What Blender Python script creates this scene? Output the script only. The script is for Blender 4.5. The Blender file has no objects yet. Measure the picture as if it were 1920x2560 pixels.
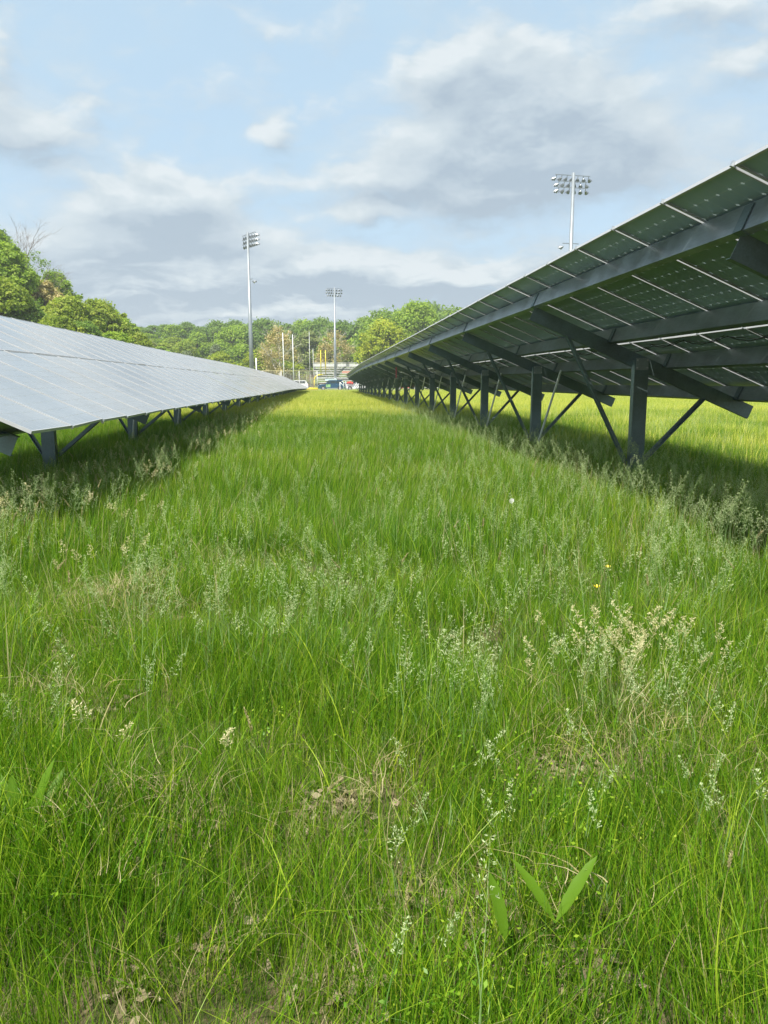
import bpy, math, random
import numpy as np
from mathutils import Vector, Matrix

scene = bpy.context.scene
col = scene.collection
random.seed(7)
rng = np.random.default_rng(11)
R = math.radians

# ------------------------------------------------------------------ camera
EYE = 1.45                       # camera height above the meadow
YAW, PITCH, ROLL = 0.07419, 0.16825, -0.00136
cam_data = bpy.data.cameras.new('camera')
cam = bpy.data.objects.new('camera', cam_data)
col.objects.link(cam)
scene.camera = cam
cam_data.sensor_fit = 'VERTICAL'
cam_data.sensor_height = 36.0
cam_data.lens = 36.0 * 1916.8 / 2560.0
cam_data.clip_start = 0.05
cam_data.clip_end = 3000
fw = Vector((math.sin(YAW) * math.cos(PITCH), math.cos(YAW) * math.cos(PITCH), -math.sin(PITCH)))
rt = Vector((math.cos(YAW), -math.sin(YAW), 0))
up = rt.cross(fw)
r2 = rt * math.cos(ROLL) + up * math.sin(ROLL)
u2 = -rt * math.sin(ROLL) + up * math.cos(ROLL)
M4 = Matrix((r2, u2, -fw)).transposed().to_4x4()
M4.translation = Vector((0, 0, EYE))
cam.matrix_world = M4

# ------------------------------------------------------------------ render / view
scene.render.engine = 'CYCLES'
scene.view_settings.view_transform = 'Standard'
scene.view_settings.look = 'None'
scene.view_settings.exposure = 1.0
scene.view_settings.gamma = 1.0
scene.view_settings.use_curve_mapping = False
scene.cycles.max_bounces = 8
scene.cycles.transparent_max_bounces = 8

# ------------------------------------------------------------------ sun + sky
SUN = Vector((-0.28, -0.44, 0.86)).normalized()
sl = bpy.data.lights.new('sun', 'SUN')
sl.energy = 4.3
sl.angle = R(0.55)
sl.color = (1.0, 0.955, 0.87)
so = bpy.data.objects.new('sun', sl)
col.objects.link(so)
so.rotation_euler = SUN.to_track_quat('Z', 'Y').to_euler()
so.location = (0, 0, 60)

world = bpy.data.worlds.new('World')
scene.world = world
world.use_nodes = True


class NT:
    """small helper to write node trees as expressions"""
    def __init__(self, tree):
        self.t = tree
        tree.nodes.clear()

    def n(self, kind, **kw):
        nd = self.t.nodes.new(kind)
        for k, v in kw.items():
            setattr(nd, k, v)
        return nd

    def put(self, sock, v):
        if isinstance(v, bpy.types.NodeSocket):
            self.t.links.new(v, sock)
        elif v is not None:
            sock.default_value = v

    def m(self, op, a, b=None, c=None, clamp=False):
        nd = self.n('ShaderNodeMath', operation=op, use_clamp=clamp)
        for i, v in enumerate((a, b, c)):
            self.put(nd.inputs[i], v)
        return nd.outputs[0]

    def v(self, op, a, b=None, out=0, scale=None):
        nd = self.n('ShaderNodeVectorMath', operation=op)
        self.put(nd.inputs[0], a)
        if b is not None:
            self.put(nd.inputs[1], b)
        if scale is not None:
            self.put(nd.inputs['Scale'], scale)
        return nd.outputs[out]

    def noise(self, vec, scale=5, detail=4, rough=0.5, dist=0.0, color=False):
        nd = self.n('ShaderNodeTexNoise')
        if vec is not None:
            self.put(nd.inputs['Vector'], vec)
        nd.inputs['Scale'].default_value = scale
        nd.inputs['Detail'].default_value = detail
        nd.inputs['Roughness'].default_value = rough
        nd.inputs['Distortion'].default_value = dist
        return nd.outputs['Color' if color else 'Fac']

    def ss(self, x, a, b):
        nd = self.n('ShaderNodeMapRange', interpolation_type='SMOOTHSTEP', clamp=True)
        self.put(nd.inputs['Value'], x)
        nd.inputs['From Min'].default_value = a
        nd.inputs['From Max'].default_value = b
        return nd.outputs['Result']

    def lin(self, x, a, b, c, d):
        nd = self.n('ShaderNodeMapRange', clamp=True)
        self.put(nd.inputs['Value'], x)
        for k, v in zip(('From Min', 'From Max', 'To Min', 'To Max'), (a, b, c, d)):
            nd.inputs[k].default_value = v
        return nd.outputs['Result']

    def mix(self, f, a, b, blend='MIX'):
        nd = self.n('ShaderNodeMix', data_type='RGBA', blend_type=blend)
        self.put(nd.inputs['Factor'], f)
        self.put(nd.inputs['A'], c4(a))
        self.put(nd.inputs['B'], c4(b))
        return nd.outputs['Result']

    def ramp(self, f, stops, interp='LINEAR'):
        nd = self.n('ShaderNodeValToRGB')
        cr = nd.color_ramp
        cr.interpolation = interp
        while len(cr.elements) < len(stops):
            cr.elements.new(0.5)
        for e, (p, c) in zip(cr.elements, stops):
            e.position = p
            e.color = c4(c)
        self.put(nd.inputs[0], f)
        return nd.outputs[0]

    def bsdf(self, color, rough=0.5, metal=0.0, spec=0.5, normal=None, **kw):
        nd = self.n('ShaderNodeBsdfPrincipled')
        self.put(nd.inputs['Base Color'], c4(color))
        self.put(nd.inputs['Roughness'], rough)
        self.put(nd.inputs['Metallic'], metal)
        self.put(nd.inputs['Specular IOR Level'], spec)
        if normal is not None:
            self.put(nd.inputs['Normal'], normal)
        for k, v in kw.items():
            self.put(nd.inputs[k.replace('_', ' ')], v)
        return nd.outputs[0]

    def mixs(self, f, a, b):
        nd = self.n('ShaderNodeMixShader')
        self.put(nd.inputs[0], f)
        self.t.links.new(a, nd.inputs[1])
        self.t.links.new(b, nd.inputs[2])
        return nd.outputs[0]

    def bump(self, h, strength=0.3, dist=0.01):
        nd = self.n('ShaderNodeBump')
        self.put(nd.inputs['Height'], h)
        nd.inputs['Strength'].default_value = strength
        nd.inputs['Distance'].default_value = dist
        return nd.outputs[0]

    def out(self, sh, world=False):
        o = self.n('ShaderNodeOutputWorld' if world else 'ShaderNodeOutputMaterial')
        self.t.links.new(sh, o.inputs['Surface'])


def c4(c):
    if isinstance(c, (tuple, list)) and len(c) == 3:
        return (c[0], c[1], c[2], 1.0)
    return c


SKY_STRENGTH = 0.12
w = NT(world.node_tree)
sky = w.n('ShaderNodeTexSky', sky_type='NISHITA')
sky.sun_disc = False
sky.sun_elevation = math.asin(SUN.z)
sky.sun_rotation = math.atan2(SUN.x, SUN.y)
sky.air_density = 1.0
sky.dust_density = 1.6
sky.ozone_density = 1.2
tc = w.n('ShaderNodeTexCoord')
sp = w.n('ShaderNodeSeparateXYZ')
w.t.links.new(tc.outputs['Generated'], sp.inputs[0])
az = w.m('ARCTAN2', sp.outputs[0], sp.outputs[1])
el = w.m('ARCSINE', w.m('MINIMUM', w.m('MAXIMUM', sp.outputs[2], -1), 1))
cb = w.n('ShaderNodeCombineXYZ')
w.put(cb.inputs[0], az)
w.put(cb.inputs[1], el)
P0 = cb.outputs[0]

# cumulus clouds of the photograph's sky: azimuth, elevation, half widths, weight
CLOUDS = [
    (0.150, 0.262, .075, .040, 1.15), (0.225, 0.292, .085, .050, 1.15), (0.300, 0.300, .070, .040, 1.0),
    (0.195, 0.368, .060, .032, .72), (0.130, 0.345, .045, .020, .55), (0.215, 0.238, .060, .022, 1.0),
    (0.300, 0.255, .060, .025, .8), (0.370, 0.262, .060, .040, .55), (0.080, 0.238, .030, .012, .55),
    (-0.066, 0.287, .026, .014, .85), (-0.020, 0.240, .055, .012, .62), (0.050, 0.207, .050, .010, .8),
    (-0.350, 0.272, .060, .020, .85), (-0.390, 0.318, .045, .045, .6), (-0.300, 0.236, .030, .010, .5),
    (-0.170, 0.212, .060, .026, .95), (-0.245, 0.200, .060, .020, .75), (-0.090, 0.176, .070, .014, .7),
    (-0.260, 0.165, .090, .018, .8), (-0.060, 0.135, .110, .017, 1.0), (0.080, 0.136, .100, .018, 1.0),
    (-0.230, 0.118, .090, .016, .9), (0.170, 0.128, .060, .014, .8), (-0.080, 0.093, .100, .013, .85),
    (0.040, 0.085, .130, .013, .8), (0.480, 0.335, .050, .020, .6), (0.430, 0.392, .060, .012, .6),
    (0.470, 0.240, .090, .050, .35),
]


def cloud_density(P):
    n = w.noise(w.v('MULTIPLY', P, (1.0, 1.9, 1.0)), 13, 3, 0.55, color=True)
    n = w.v('SUBTRACT', n, (.5, .5, .5))
    Q = w.v('ADD', P, w.v('MULTIPLY', n, (.075, .045, 0)))
    acc = None
    for a, e, sa, se, wt in CLOUDS:
        d = w.v('MULTIPLY', w.v('SUBTRACT', Q, (a, e, 0)), (1 / sa, 1 / se, 0))
        r = w.v('DOT_PRODUCT', d, d, out=1)
        g = w.m('EXPONENT', w.m('MULTIPLY', r, -0.75))
        acc = w.m('MULTIPLY_ADD', g, wt, acc if acc is not None else 0.0)
    acc = w.m('MINIMUM', acc, 1.25)
    thin = w.noise(w.v('MULTIPLY', Q, (1.0, 2.0, 1.0)), 6.0, 4, .6)
    acc = w.m('MULTIPLY_ADD', w.ss(thin, .42, .70), .42, acc)
    # other clouds, all the way round the horizon
    wide = w.noise(w.v('MULTIPLY', Q, (1.0, 2.6, 1.0)), 5.0, 4, .55)
    away = w.ss(w.m('ABSOLUTE', w.m('SUBTRACT', az, .07)), .50, .75)
    high = w.ss(el, .42, .55)
    rest = w.m('MAXIMUM', away, high)
    acc = w.m('MULTIPLY_ADD', w.m('MULTIPLY', w.ss(wide, .44, .66), rest), .95, acc)
    streak = w.noise(w.v('MULTIPLY', Q, (1.0, 5.5, 1.0)), 8.0, 5, .55)
    band = w.m('MULTIPLY', w.ss(el, -.02, .04), w.ss(el, .19, .10))
    acc = w.m('MULTIPLY_ADD', w.m('MULTIPLY', w.ss(streak, .30, .58), band), .95, acc)
    fine = w.noise(w.v('MULTIPLY', Q, (1.0, 1.8, 1.0)), 19, 7, .60)
    return w.m('MULTIPLY_ADD', w.m('SUBTRACT', fine, .5), .92, acc)


D0 = cloud_density(P0)
D1 = cloud_density(w.v('ADD', P0, (-.010, .022, 0)))
alpha = w.ss(D0, -.04, .72)
lit = w.m('ADD', .42, w.m('MULTIPLY', w.m('SUBTRACT', D0, D1), .95))
lit = w.m('SUBTRACT', lit, w.m('MULTIPLY', w.ss(D0, .45, 1.5), .42))
lit = w.m('ADD', lit, .12, clamp=True)
K = 1.0 / SKY_STRENGTH
cloud = w.ramp(lit, [(0.0, (.215, .265, .315)), (.35, (.28, .328, .368)), (.75, (.345, .388, .412)), (1.0, (.405, .437, .452))])
cloud = w.v('SCALE', cloud, scale=K)
# thin high veil that pales the blue
veil = w.noise(w.v('MULTIPLY', P0, (1, 2, 1)), 3.5, 5, .6)
skyc = w.mix(w.m('ADD', .68, w.m('MULTIPLY', veil, .32)), sky.outputs[0], (.270 * K, .368 * K, .445 * K))
final = w.mix(w.m('MULTIPLY', alpha, .93), skyc, cloud)
bg = w.n('ShaderNodeBackground')
w.t.links.new(final, bg.inputs[0])
bg.inputs[1].default_value = SKY_STRENGTH
w.out(bg.outputs[0], world=True)

# ------------------------------------------------------------------ materials


def mat(name):
    m = bpy.data.materials.new(name)
    m.use_nodes = True
    return m, NT(m.node_tree)


def simple(name, color, rough=.5, metal=0.0, var=.12, scale=6.0, spec=.5):
    m, t = mat(name)
    g = t.n('ShaderNodeTexCoord').outputs['Object']
    n = t.noise(g, scale, 5, .6)
    c = t.mix(t.lin(n, .3, .7, 0, 1), tuple(x * (1 - var) for x in color), tuple(min(1, x * (1 + var)) for x in color))
    t.out(t.bsdf(c, t.lin(n, .3, .7, max(rough - .08, .03), rough + .08), metal, spec))
    return m


def steel(name, color, rough):
    m, t = mat(name)
    geo = t.n('ShaderNodeNewGeometry').outputs['Position']
    n = t.noise(geo, 2.2, 6, .65)
    sp_ = t.noise(t.v('MULTIPLY', geo, (60, 8, 60)), 1.0, 3, .6)
    f = t.lin(t.m('ADD', n, t.m('MULTIPLY', sp_, .35)), .4, .95, 0, 1)
    vor = t.n('ShaderNodeTexVoronoi')
    t.put(vor.inputs['Vector'], geo)
    vor.inputs['Scale'].default_value = 26
    f = t.m('ADD', f, t.m('MULTIPLY', t.m('SUBTRACT', t.m('FRACT', t.m('MULTIPLY', vor.outputs['Distance'], 7.3)), .5), .22), clamp=True)
    c = t.mix(f, tuple(x * .62 for x in color), tuple(x * 1.35 for x in color))
    t.out(t.bsdf(c, t.lin(n, .3, .7, rough - .08, rough + .12), .75, .5))
    return m


M_CABLE = simple('black_cable', (.02, .02, .022), .5)
M_GALV = steel('galvanised_steel', (.31, .36, .38), .38)
M_GALV_DARK = steel('weathered_steel', (.17, .225, .235), .48)
M_ALU = simple('aluminium_frame', (.46, .47, .48), .5, .3, .06, 3)
M_STRUT = simple('galvanised_lit', (.72, .74, .74), .5, .1, .08, 3)  # galvanised steel, paled so the shaded struts look sunlit
M_BOLT = simple('zinc_clamp', (.55, .57, .58), .35, .8)
M_POLE = simple('pole_steel', (.27, .30, .32), .42, .35, .08, .6)
M_LAMP = simple('lamp_housing', (.26, .28, .30), .35, .5, .08, 2)
M_LENS = simple('lamp_glass', (.60, .63, .66), .12, .1, .05, 2)
M_WHITE = simple('white_paint', (.72, .73, .72), .45, 0, .06, 2)
M_YELLOW = simple('yellow_paint', (.78, .62, .03), .4, 0, .06, 2)
M_ALUB = simple('bleacher_aluminium', (.66, .66, .64), .45, .15, .1, 1.5)
M_RUST = simple('rusty_primer', (.30, .13, .08), .7, 0, .25, 2)
M_DARKST = simple('dark_frame', (.08, .09, .09), .5, .3)
M_WOOD = simple('weathered_wood', (.27, .17, .125), .8, 0, .3, 3)
M_BARK = simple('bark', (.13, .10, .075), .9, 0, .35, 3)
M_PALEBARK = simple('pale_bark', (.50, .46, .38), .8, 0, .25, 2)
M_CARBLUE = simple('blue_car_paint', (.028, .085, .15), .22, .25, .05, 2)
M_CARWHITE = simple('white_car_paint', (.74, .75, .75), .25, 0, .03, 2)
M_CARRED = simple('red_car_paint', (.50, .03, .03), .25, 0, .05, 2)
M_TINT = simple('tinted_window', (.03, .05, .055), .06, 0, .1, 2)
M_TYRE = simple('tyre_rubber', (.03, .03, .03), .8)
M_RIM = simple('wheel_rim', (.5, .5, .5), .3, .7)
M_SIGNGRN = simple('green_decal', (.22, .42, .17), .5)
M_TARP = simple('red_cloth', (.55, .07, .06), .7)
M_REDTAG = simple('pink_ribbon', (.55, .12, .20), .7)


def module_material():
    m, t = mat('solar_glass')
    tcd = t.n('ShaderNodeTexCoord').outputs['Object']
    s = t.n('ShaderNodeSeparateXYZ')
    t.put(s.inputs[0], tcd)
    NU, NV = 12, 6
    LU, LV = 1.905, .952
    u = t.m('DIVIDE', t.m('ADD', s.outputs[0], LU / 2), LU / NU)
    v = t.m('DIVIDE', t.m('ADD', s.outputs[1], LV / 2), LV / NV)
    fu = t.m('ABSOLUTE', t.m('SUBTRACT', u, t.m('ROUND', u)))
    fv = t.m('ABSOLUTE', t.m('SUBTRACT', v, t.m('ROUND', v)))
    dia = t.m('LESS_THAN', t.m('ADD', fu, fv), .12)
    line = t.m('LESS_THAN', t.m('MINIMUM', fu, fv), .020)
    bus = t.m('ABSOLUTE', t.m('SUBTRACT', t.m('FRACT', t.m('MULTIPLY', v, 5)), .5))
    busm = t.m('MULTIPLY', t.m('LESS_THAN', bus, .055), .30)
    edge = t.m('MAXIMUM', t.m('GREATER_THAN', t.m('ABSOLUTE', s.outputs[0]), LU / 2 + .003),
               t.m('GREATER_THAN', t.m('ABSOLUTE', s.outputs[1]), LV / 2 + .003))
    gap = t.m('MAXIMUM', dia, t.m('MULTIPLY', line, .58))
    gap = t.m('MAXIMUM', gap, t.m('MULTIPLY', edge, .25))
    oi = t.n('ShaderNodeObjectInfo').outputs['Random']
    geo = t.n('ShaderNodeNewGeometry')
    pos = geo.outputs['Position']
    n = t.noise(pos, 1.3, 4, .6)
    cellc = t.mix(oi, (.016, .026, .034), (.024, .034, .042))
    cellc = t.mix(busm, cellc, (.22, .24, .24))
    nz = t.n('ShaderNodeSeparateXYZ')
    t.put(nz.inputs[0], geo.outputs['True Normal'])
    top = t.m('GREATER_THAN', nz.outputs[2], .2)
    dust = t.m('MULTIPLY', top, t.lin(n, .3, .75, .34, .50))
    cellc = t.mix(dust, cellc, (.52, .54, .55))
    cellc = t.mix(t.m('MULTIPLY', t.m('SUBTRACT', 1.0, top), t.lin(n, .3, .7, .78, .95)), cellc, (.30, .42, .51))  # greyish-blue cell backs, colour raised to lift the shade and offset green bounce
    cell = t.bsdf(cellc, t.m('ADD', t.lin(n, .3, .7, .07, .15), t.m('MULTIPLY', t.m('SUBTRACT', 1.0, top), .22)), 0, .5)
    gd = t.n('ShaderNodeBsdfTranslucent')
    gd.inputs[0].default_value = (.52, .58, .57, 1)
    gs = t.bsdf((.52, .55, .54), .15, 0, .5)
    g = t.mixs(.5, gs, gd.outputs[0])
    t.out(t.mixs(gap, cell, g))
    return m


M_MODULE = module_material()


def leaf_material(name, stops, trans=.35, rough=.55, patch=None, inst=.25, objspace=False):
    """foliage: per-blade tint attribute, a per-plant shift and light shining through"""
    m, t = mat(name)
    at = t.n('ShaderNodeAttribute', attribute_name='tint').outputs['Fac']
    oi = t.n('ShaderNodeObjectInfo').outputs['Random']
    f = t.m('ADD', at, t.m('MULTIPLY', t.m('SUBTRACT', oi, .5), inst), clamp=True)
    c = t.ramp(f, stops)
    pos = t.n('ShaderNodeNewGeometry').outputs['Position']
    if patch:
        for scale, colr, lo, hi, amt in patch:
            n = t.noise(t.v('MULTIPLY', pos, (1, 1, 0)), scale, 4, .6)
            c = t.mix(t.m('MULTIPLY', t.ss(n, lo, hi), amt), c, colr, 'MULTIPLY')
    b = t.bsdf(c, rough, 0, .25)
    tr = t.n('ShaderNodeBsdfTranslucent')
    t.put(tr.inputs[0], t.mix(1.0, c, (1.25, 1.35, .6), 'MULTIPLY'))
    t.out(t.mixs(trans, b, tr.outputs[0]))
    return m


GRASS_STOPS = [(0.0, (.016, .052, .002)), (.28, (.056, .160, .006)), (.58, (.150, .305, .012)), (.90, (.37, .47, .035)),
               (.945, (.20, .22, .05)), (.97, (.40, .33, .15)), (1.0, (.48, .40, .22))]
M_GRASS = leaf_material('meadow_grass', GRASS_STOPS, .38, .42,
                        [(.55, (1.45, 1.15, 1.1), .52, .70, .6), (.22, (.70, .85, 1.2), .45, .65, .6), (2.1, (.60, .70, .75), .48, .66, .55), (.9, (1.35, 1.2, .9), .55, .7, .6)], .22)
M_FARGRASS = leaf_material('seeding_grass', [(0, (.13, .22, .016)), (.4, (.33, .41, .034)), (.75, (.58, .58, .095)), (1, (.74, .66, .24))],
                           .38, .6, [(.12, (.75, .9, 1.0), .45, .62, .6)], .15)
M_PANICLE = leaf_material('grass_seed_head', [(0, (.13, .26, .06)), (.5, (.40, .50, .24)), (1, (.64, .66, .42))], .35, .5, None, .25)
M_STRAW = leaf_material('dry_grass', [(0, (.20, .17, .06)), (.5, (.33, .29, .13)), (1, (.48, .42, .24))], .2, .7, None, .3)
M_CREAM = leaf_material('ripe_seed', [(0, (.25, .25, .10)), (.5, (.60, .55, .30)), (1, (.80, .74, .50))], .3, .6, None, .3)
M_LITTER = leaf_material('dead_leaf', [(0, (.10, .08, .045)), (.5, (.25, .20, .12)), (1, (.42, .37, .25))], .1, .8, None, .3)
M_DOCK = leaf_material('dock_leaf', [(0, (.075, .165, .006)), (1, (.105, .20, .010))], .28, .55)
M_PETAL = simple('yellow_petal', (.85, .62, .01), .35)
M_FLUFF = simple('white_fluff', (.8, .8, .78), .9)

FOL = {
    'deep': leaf_material('foliage_deep', [(0, (.075, .14, .025)), (.5, (.165, .27, .045)), (1, (.27, .37, .07))], .42, .6, None, .30),
    'fresh': leaf_material('foliage_fresh', [(0, (.10, .18, .020)), (.5, (.25, .37, .036)), (1, (.40, .50, .07))], .42, .6, None, .30),
    'yellow': leaf_material('foliage_yellow', [(0, (.13, .20, .015)), (.5, (.30, .37, .028)), (1, (.50, .50, .045))], .38, .6, None, .2),
    'golden': leaf_material('foliage_golden', [(0, (.11, .18, .02)), (.5, (.26, .345, .04)), (1, (.42, .45, .08))], .42, .6, None, .2),
    'olive': leaf_material('foliage_olive', [(0, (.12, .16, .045)), (.5, (.24, .285, .09)), (1, (.36, .38, .15))], .38, .6, None, .3),
    'tan': leaf_material('foliage_tan', [(0, (.28, .24, .10)), (.5, (.46, .38, .17)), (1, (.60, .52, .27))], .35, .6, None, .2),
    'pine': leaf_material('foliage_pine', [(0, (.10, .14, .06)), (.5, (.18, .23, .11)), (1, (.28, .33, .18))], .3, .6, None, .2),
}

# ------------------------------------------------------------------ ground


def gz(x, y):
    """terrain height: a gently uneven meadow, wooded hills far off"""
    x = np.asarray(x, float)
    y = np.asarray(y, float)
    z = .035 * np.sin(x * 1.3 + .7 * np.sin(y * .6)) * np.cos(y * .9) + .02 * np.sin(x * 3.1 + y * 2.3)
    k = np.clip((y - 45) / 65, 0, 1)
    z = z - .10 * k * k * (3 - 2 * k)
    d = np.clip((y - 225 - .10 * np.abs(x)) / 130, 0, 1)
    z = z + 9.0 * d * d * (3 - 2 * d)
    l = np.clip((-x - 24 + .02 * y) / 45, 0, 1)
    z = z + 12.0 * l * l * (3 - 2 * l) * np.clip((y - 20) / 40, 0, 1)
    return z


def gz1(x, y):
    return float(gz(x, y))


# ------------------------------------------------------------------ mesh helpers
class MB:
    def __init__(self):
        self.v = []
        self.f = []

    def quadbox(self, c, s, rot=None):
        """box: centre, full size, optional 3x3 rotation"""
        hx, hy, hz = s[0] / 2, s[1] / 2, s[2] / 2
        b = len(self.v)
        for dx, dy, dz in ((-1, -1, -1), (1, -1, -1), (1, 1, -1), (-1, 1, -1), (-1, -1, 1), (1, -1, 1), (1, 1, 1), (-1, 1, 1)):
            p = Vector((dx * hx, dy * hy, dz * hz))
            if rot is not None:
                p = rot @ p
            self.v.append((c[0] + p.x, c[1] + p.y, c[2] + p.z))
        for f in ((0, 3, 2, 1), (4, 5, 6, 7), (0, 1, 5, 4), (1, 2, 6, 5), (2, 3, 7, 6), (3, 0, 4, 7)):
            self.f.append(tuple(b + i for i in f))
        return self

    def bar(self, a, b_, w_, h_, upv=(0, 0, 1)):
        a = Vector(a)
        b_ = Vector(b_)
        d = (b_ - a)
        L = d.length
        d.normalize()
        s = d.cross(Vector(upv))
        if s.length < 1e-4:
            s = d.cross(Vector((1, 0, 0)))
        s.normalize()
        u = s.cross(d)
        rot = Matrix((s, d, u)).transposed()
        return self.quadbox((a + b_) / 2, (w_, L, h_), rot)

    def tube(self, pts, rad, n=8, caps=True):
        pts = [Vector(p) for p in pts]
        if not isinstance(rad, (list, tuple)):
            rad = [rad] * len(pts)
        rings = []
        ref = Vector((0, 0, 1))
        for i, p in enumerate(pts):
            d = (pts[min(i + 1, len(pts) - 1)] - pts[max(i - 1, 0)])
            d.normalize()
            s = d.cross(ref)
            if s.length < .1:
                s = d.cross(Vector((1, 0, 0)))
            s.normalize()
            u = s.cross(d)
            b = len(self.v)
            for k in range(n):
                a = 2 * math.pi * k / n
                q = p + (s * math.cos(a) + u * math.sin(a)) * rad[i]
                self.v.append(tuple(q))
            rings.append(b)
        for i in range(len(rings) - 1):
            for k in range(n):
                k2 = (k + 1) % n
                self.f.append((rings[i] + k, rings[i + 1] + k, rings[i + 1] + k2, rings[i] + k2))
        if caps:
            self.f.append(tuple(rings[0] + k for k in range(n)))
            self.f.append(tuple(rings[-1] + n - 1 - k for k in range(n)))
        return self

    def prism(self, prof, a, b_, U, V):
        """profile [(u,v)] swept from a to b_ with axes U,V"""
        a, b_, U, V = Vector(a), Vector(b_), Vector(U), Vector(V)
        n = len(prof)
        b = len(self.v)
        for base in (a, b_):
            for (pu, pv) in prof:
                self.v.append(tuple(base + U * pu + V * pv))
        for k in range(n):
            k2 = (k + 1) % n
            self.f.append((b + k, b + k2, b + n + k2, b + n + k))
        self.f.append(tuple(b + n - 1 - k for k in range(n)))
        self.f.append(tuple(b + n + k for k in range(n)))
        return self

    def mesh(self, name, material, smooth=False):
        me = bpy.data.meshes.new(name)
        me.from_pydata([tuple(v) for v in self.v], [], self.f)
        me.materials.append(material)
        me.update()
        import bmesh
        bm = bmesh.new()
        bm.from_mesh(me)
        bmesh.ops.recalc_face_normals(bm, faces=bm.faces)
        bm.to_mesh(me)
        bm.free()
        if smooth:
            me.polygons.foreach_set('use_smooth', [True] * len(me.polygons))
        return me

    def build(self, name, material, parent=None, smooth=False):
        return place(name, self.mesh(name, material, smooth), parent)


def place(name, data, parent=None, loc=None, rot=None):
    o = bpy.data.objects.new(name, data)
    col.objects.link(o)
    if parent is not None:
        o.parent = parent
    if loc is not None:
        o.location = loc
    if rot is not None:
        o.rotation_euler = rot
    return o


def tag(o, label=None, cat=None, group=None, kind=None):
    if label:
        o['label'] = label
    if cat:
        o['category'] = cat
    if group:
        o['group'] = group
    if kind:
        o['kind'] = kind
    return o


def thing(name, label, cat, loc=(0, 0, 0), rz=0, group=None):
    o = place(name, None, None, loc, (0, 0, rz))
    o.empty_display_size = .2
    return tag(o, label, cat, group)


def copy_tree(o, parent=None):
    c = o.copy()
    col.objects.link(c)
    if parent is not None:
        c.parent = parent
    for ch in list(o.children):
        copy_tree(ch, c)
    return c


# ground sheet: fine near, coarse far
def build_ground():
    def axis(lo, hi, c, d0, g):
        a = [c]
        s = d0
        while a[-1] < hi:
            a.append(a[-1] + s)
            s *= g
        b = [c]
        s = d0
        while b[-1] > lo:
            b.append(b[-1] - s)
            s *= g
        return np.array(sorted(set(b + a)))
    xs = axis(-900, 900, 0, .22, 1.045)
    ys = axis(-120, 1500, 3, .22, 1.035)
    X, Y = np.meshgrid(xs, ys, indexing='ij')
    Z = gz(X, Y)
    nx, ny = X.shape
    V = np.stack([X.ravel(), Y.ravel(), Z.ravel()], 1)
    idx = np.arange(nx * ny).reshape(nx, ny)
    F = np.stack([idx[:-1, :-1].ravel(), idx[1:, :-1].ravel(), idx[1:, 1:].ravel(), idx[:-1, 1:].ravel()], 1)
    me = bpy.data.meshes.new('ground')
    me.from_pydata(V.tolist(), [], F.tolist())
    m, t = mat('meadow_soil')
    p = t.n('ShaderNodeNewGeometry').outputs['Position']
    n1 = t.noise(p, 9, 6, .7)
    n2 = t.noise(p, .35, 4, .6)
    near = t.mix(t.ss(n1, .4, .62), (.045, .05, .018), (.16, .12, .075))
    far = t.mix(n2, (.07, .12, .025), (.15, .19, .05))
    s = t.n('ShaderNodeSeparateXYZ')
    t.put(s.inputs[0], p)
    c = t.mix(t.ss(s.outputs[1], 8, 40), near, far)
    t.out(t.bsdf(c, .9, 0, .1, t.bump(n1, .6, .03)))
    me.materials.append(m)
    me.polygons.foreach_set('use_smooth', [True] * len(me.polygons))
    o = place('ground', me)
    tag(o, kind='structure')
    return o


build_ground()

# gravel lane the cars stand on, beyond the rows
lane = MB()
n = 40
for i in range(n + 1):
    x = -60 + 180 * i / n
    for y in (124.0, 150.0):
        lane.v.append((x, y, gz1(x, y) + .03))
for i in range(n):
    lane.f.append((2 * i, 2 * i + 2, 2 * i + 3, 2 * i + 1))
tag(lane.build('road', simple('gravel', (.33, .30, .26), .9, 0, .25, 4)), kind='structure')

# ------------------------------------------------------------------ solar arrays
MODL, MODW = 1.934, .975


def module_meshes(MODW, lip, top):
    g = MB().quadbox((0, 0, -.006), (MODL - .012, MODW - .012, .006))
    glass = g.mesh('solar_panel', M_MODULE)
    f = MB()
    for s in (-1, 1):
        f.quadbox((0, s * (MODW / 2 - lip / 2), (top - .025) / 2), (MODL, lip, top + .025))
        f.quadbox((0, s * (MODW / 2 - .0150), -.0235), (MODL - .024, .007, .003))
        f.quadbox((s * (MODL / 2 - .0055), 0, -.0120), (.0108, MODW - .0145, .0278))
        f.quadbox((s * (MODL / 2 - .0150), 0, -.0233), (.008, MODW - .042, .0028))
    frame = f.mesh('frame', M_ALU)
    jb = MB().quadbox((MODL / 2 - .10, 0, -.021), (.05, .16, .022))
    box = jb.mesh('junction_box', M_DARKST)
    return glass, frame, box


MOD_R = module_meshes(.975, .007, .002)
MOD_L = module_meshes(.985, .006, .005)


def smooth(a, b, x):
    k = min(max((x - a) / (b - a), 0), 1)
    return k * k * (3 - 2 * k)


class Row:
    def __init__(self, xl, zl, tilt, zoff):
        self.xl, self.zl, self.t, self.zoff = xl, zl, tilt, zoff
        self.S = Vector((-math.cos(tilt), 0, math.sin(tilt)))     # up the slope
        self.N = Vector((math.sin(tilt), 0, math.cos(tilt)))      # panel normal

    def p(self, s, y, n=0):
        return Vector((self.xl, y, self.zl + self.zoff(y))) + self.S * s + self.N * n


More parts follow.
